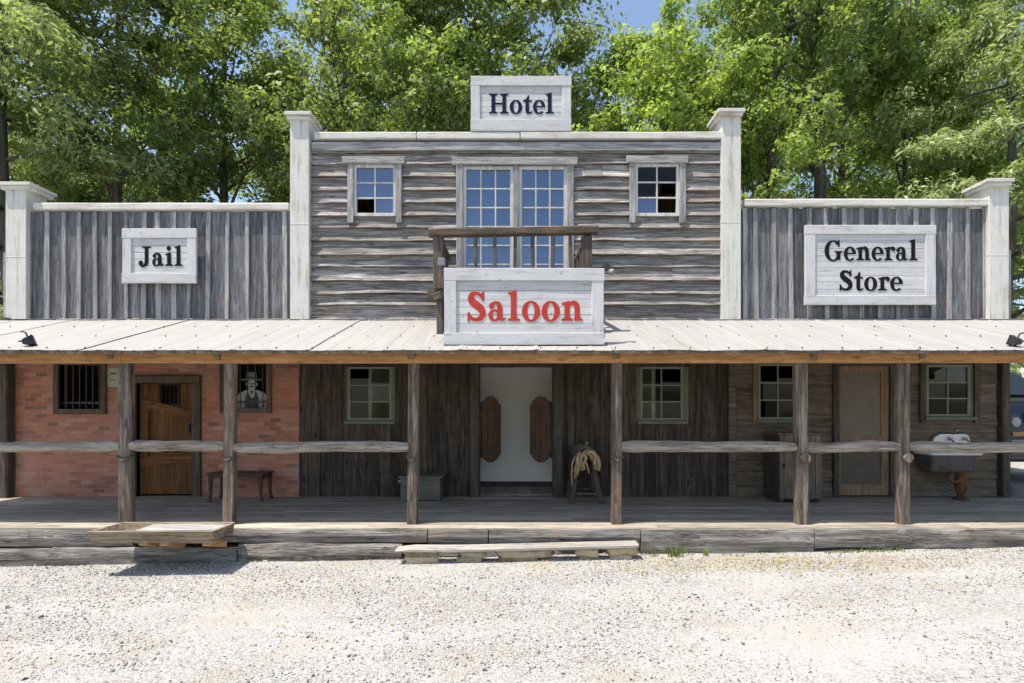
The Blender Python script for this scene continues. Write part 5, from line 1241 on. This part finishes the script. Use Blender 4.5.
for x, s in ((cxl + .04, -1), (cxl + cw - .04, 1)):
    mb = MB(); mb.box(min(x, x + s*.03), max(x, x + s*.03), cy0 + 1.9, cy0 + 3.9, cz0 + 1.55, cz0 + 1.97); mb.build('side_window', M['carglass'], t)
mb = MB(); mb.box(cxl + .42, cxl + cw - .42, cy0 - .03, cy0 + .02, cz0 + .92, cz0 + 1.26)
for i in range(5): mb.box(cxl + .44, cxl + cw - .44, cy0 - .045, cy0 - .031, cz0 + .95 + i * .062, cz0 + .975 + i * .062)
mb.build('grille', M['plastic'], t)
for x in (cxl + .22, cxl + cw - .22):
    mb = MB(); mb.lathe([(.02, -.012), (.07, -.01), (.085, .0), (.085, .06)], (x, cy0 + .03, cz0 + 1.1), 18, 'y'); mb.build('headlight', M['headlamp'], t, smooth=True)
    mb = MB(); mb.box(x - .1, x + .1, cy0 - .02, cy0 + .02, cz0 + .86, cz0 + .93); mb.build('indicator', M['bracket'], t)
mb = MB(); mb.timber((cxl - .01, cy0 - .06, cz0 + .68), (cxl + cw + .01, cy0 - .06, cz0 + .68), .2, .24, 4, .0, 1., .2); mb.build('bumper', M['bumper'], t)
for x in (cxl + .1, cxl + cw - .1):
    for y in (.85, 3.55):
        mb = MB(); mb.lathe([(.2, -.11), (.33, -.11), (.37, -.07), (.37, .07), (.33, .11), (.2, .11)], (x, cy0 + y, cz0 + .37), 24, 'x'); w = mb.build('wheel', M['tyre'], t, smooth=False)
        mb = MB(); mb.lathe([(.03, -.1), (.19, -.08), (.2, .08), (.03, .1)], (x, cy0 + y, cz0 + .37), 16, 'x'); mb.build('rim', M['rim'], w)
for x, s in ((cxl - .02, -1), (cxl + cw + .02, 1)):
    mb = MB(); mb.box(min(x, x + s*.18), max(x, x + s*.18), cy0 + 1.35, cy0 + 1.45, cz0 + 1.5, cz0 + 1.68); mb.build('wing_mirror', M['carpaint'], t, bevel=.02)

# old plank fence beyond the jail corner
xf0, xf1 = -10.6, -8.62; t = thing('plank_fence', ((xf0 + xf1) / 2, .9, .0), 'grey plank fence running out from the left end of the jail', 'fence')
mb = MB(); plank_wall(mb, xf0, xf1, .0, 2.2, .13, .17, [], yb=.9, th=.02, seed=31, dy=.004); mb.build('boards', M['grey_v'], t)
for z in (.5, 1.75):
    mb = MB(); mb.timber((xf0, .94, z), (xf1, .94, z), .05, .09, 4, .004, z); mb.build('fence_rail', M['grey_x'], t)
for x in (xf0 + .1, xf1 - .1):
    mb = MB(); mb.timber((x, 1.0, -.1), (x, 1.0, 2.3), .1, .1, 4, .006, x); mb.build('fence_post', M['grey_z'], t)

# ------------------------------------------------------------------ light, sky, camera
SUN = Vector((-.36, -.18, 1.)).normalized()
el = math.asin(SUN.z)
w = bpy.data.worlds.new('World'); SC.world = w; w.use_nodes = True; nt = w.node_tree; nt.nodes.clear()
sk = nt.nodes.new('ShaderNodeTexSky'); sk.sky_type = 'NISHITA'; sk.sun_disc = False; sk.sun_elevation = el; sk.sun_rotation = math.atan2(SUN.x, SUN.y); sk.air_density = 1.; sk.dust_density = 1.2; sk.ozone_density = 1.2
bg = nt.nodes.new('ShaderNodeBackground'); bg.inputs[1].default_value = .132; ou = nt.nodes.new('ShaderNodeOutputWorld')
nt.links.new(sk.outputs[0], bg.inputs[0]); nt.links.new(bg.outputs[0], ou.inputs[0])
ld = bpy.data.lights.new('sun', 'SUN'); ld.energy = 3.9; ld.angle = math.radians(.55); ld.color = (1., .95, .87)
lo = bpy.data.objects.new('sun', ld); COL.objects.link(lo); lo.rotation_euler = (-SUN).to_track_quat('-Z', 'Y').to_euler(); lo.location = SUN * 40
cd = bpy.data.cameras.new('camera'); cd.sensor_width = 36.; cd.lens = FPX / 1024 * 36; cd.shift_y = (VY - 341.5) / 1024; cd.clip_end = 3000; cd.clip_start = .05
cam = bpy.data.objects.new('camera', cd); COL.objects.link(cam); cam.location = (0, CAMY, HC); cam.rotation_euler = (math.pi / 2, 0, 0); SC.camera = cam
vsn = SC.view_settings; vsn.view_transform = 'Standard'; vsn.look = 'None'; vsn.exposure = EXPOSURE; vsn.gamma = 1.; vsn.use_curve_mapping = False
vsn.use_white_balance = True; vsn.white_balance_temperature = 6800; vsn.white_balance_tint = 10.
SC.cycles.max_bounces = 8; SC.cycles.diffuse_bounces = 5; SC.cycles.transparent_max_bounces = 16; SC.cycles.use_denoising = True
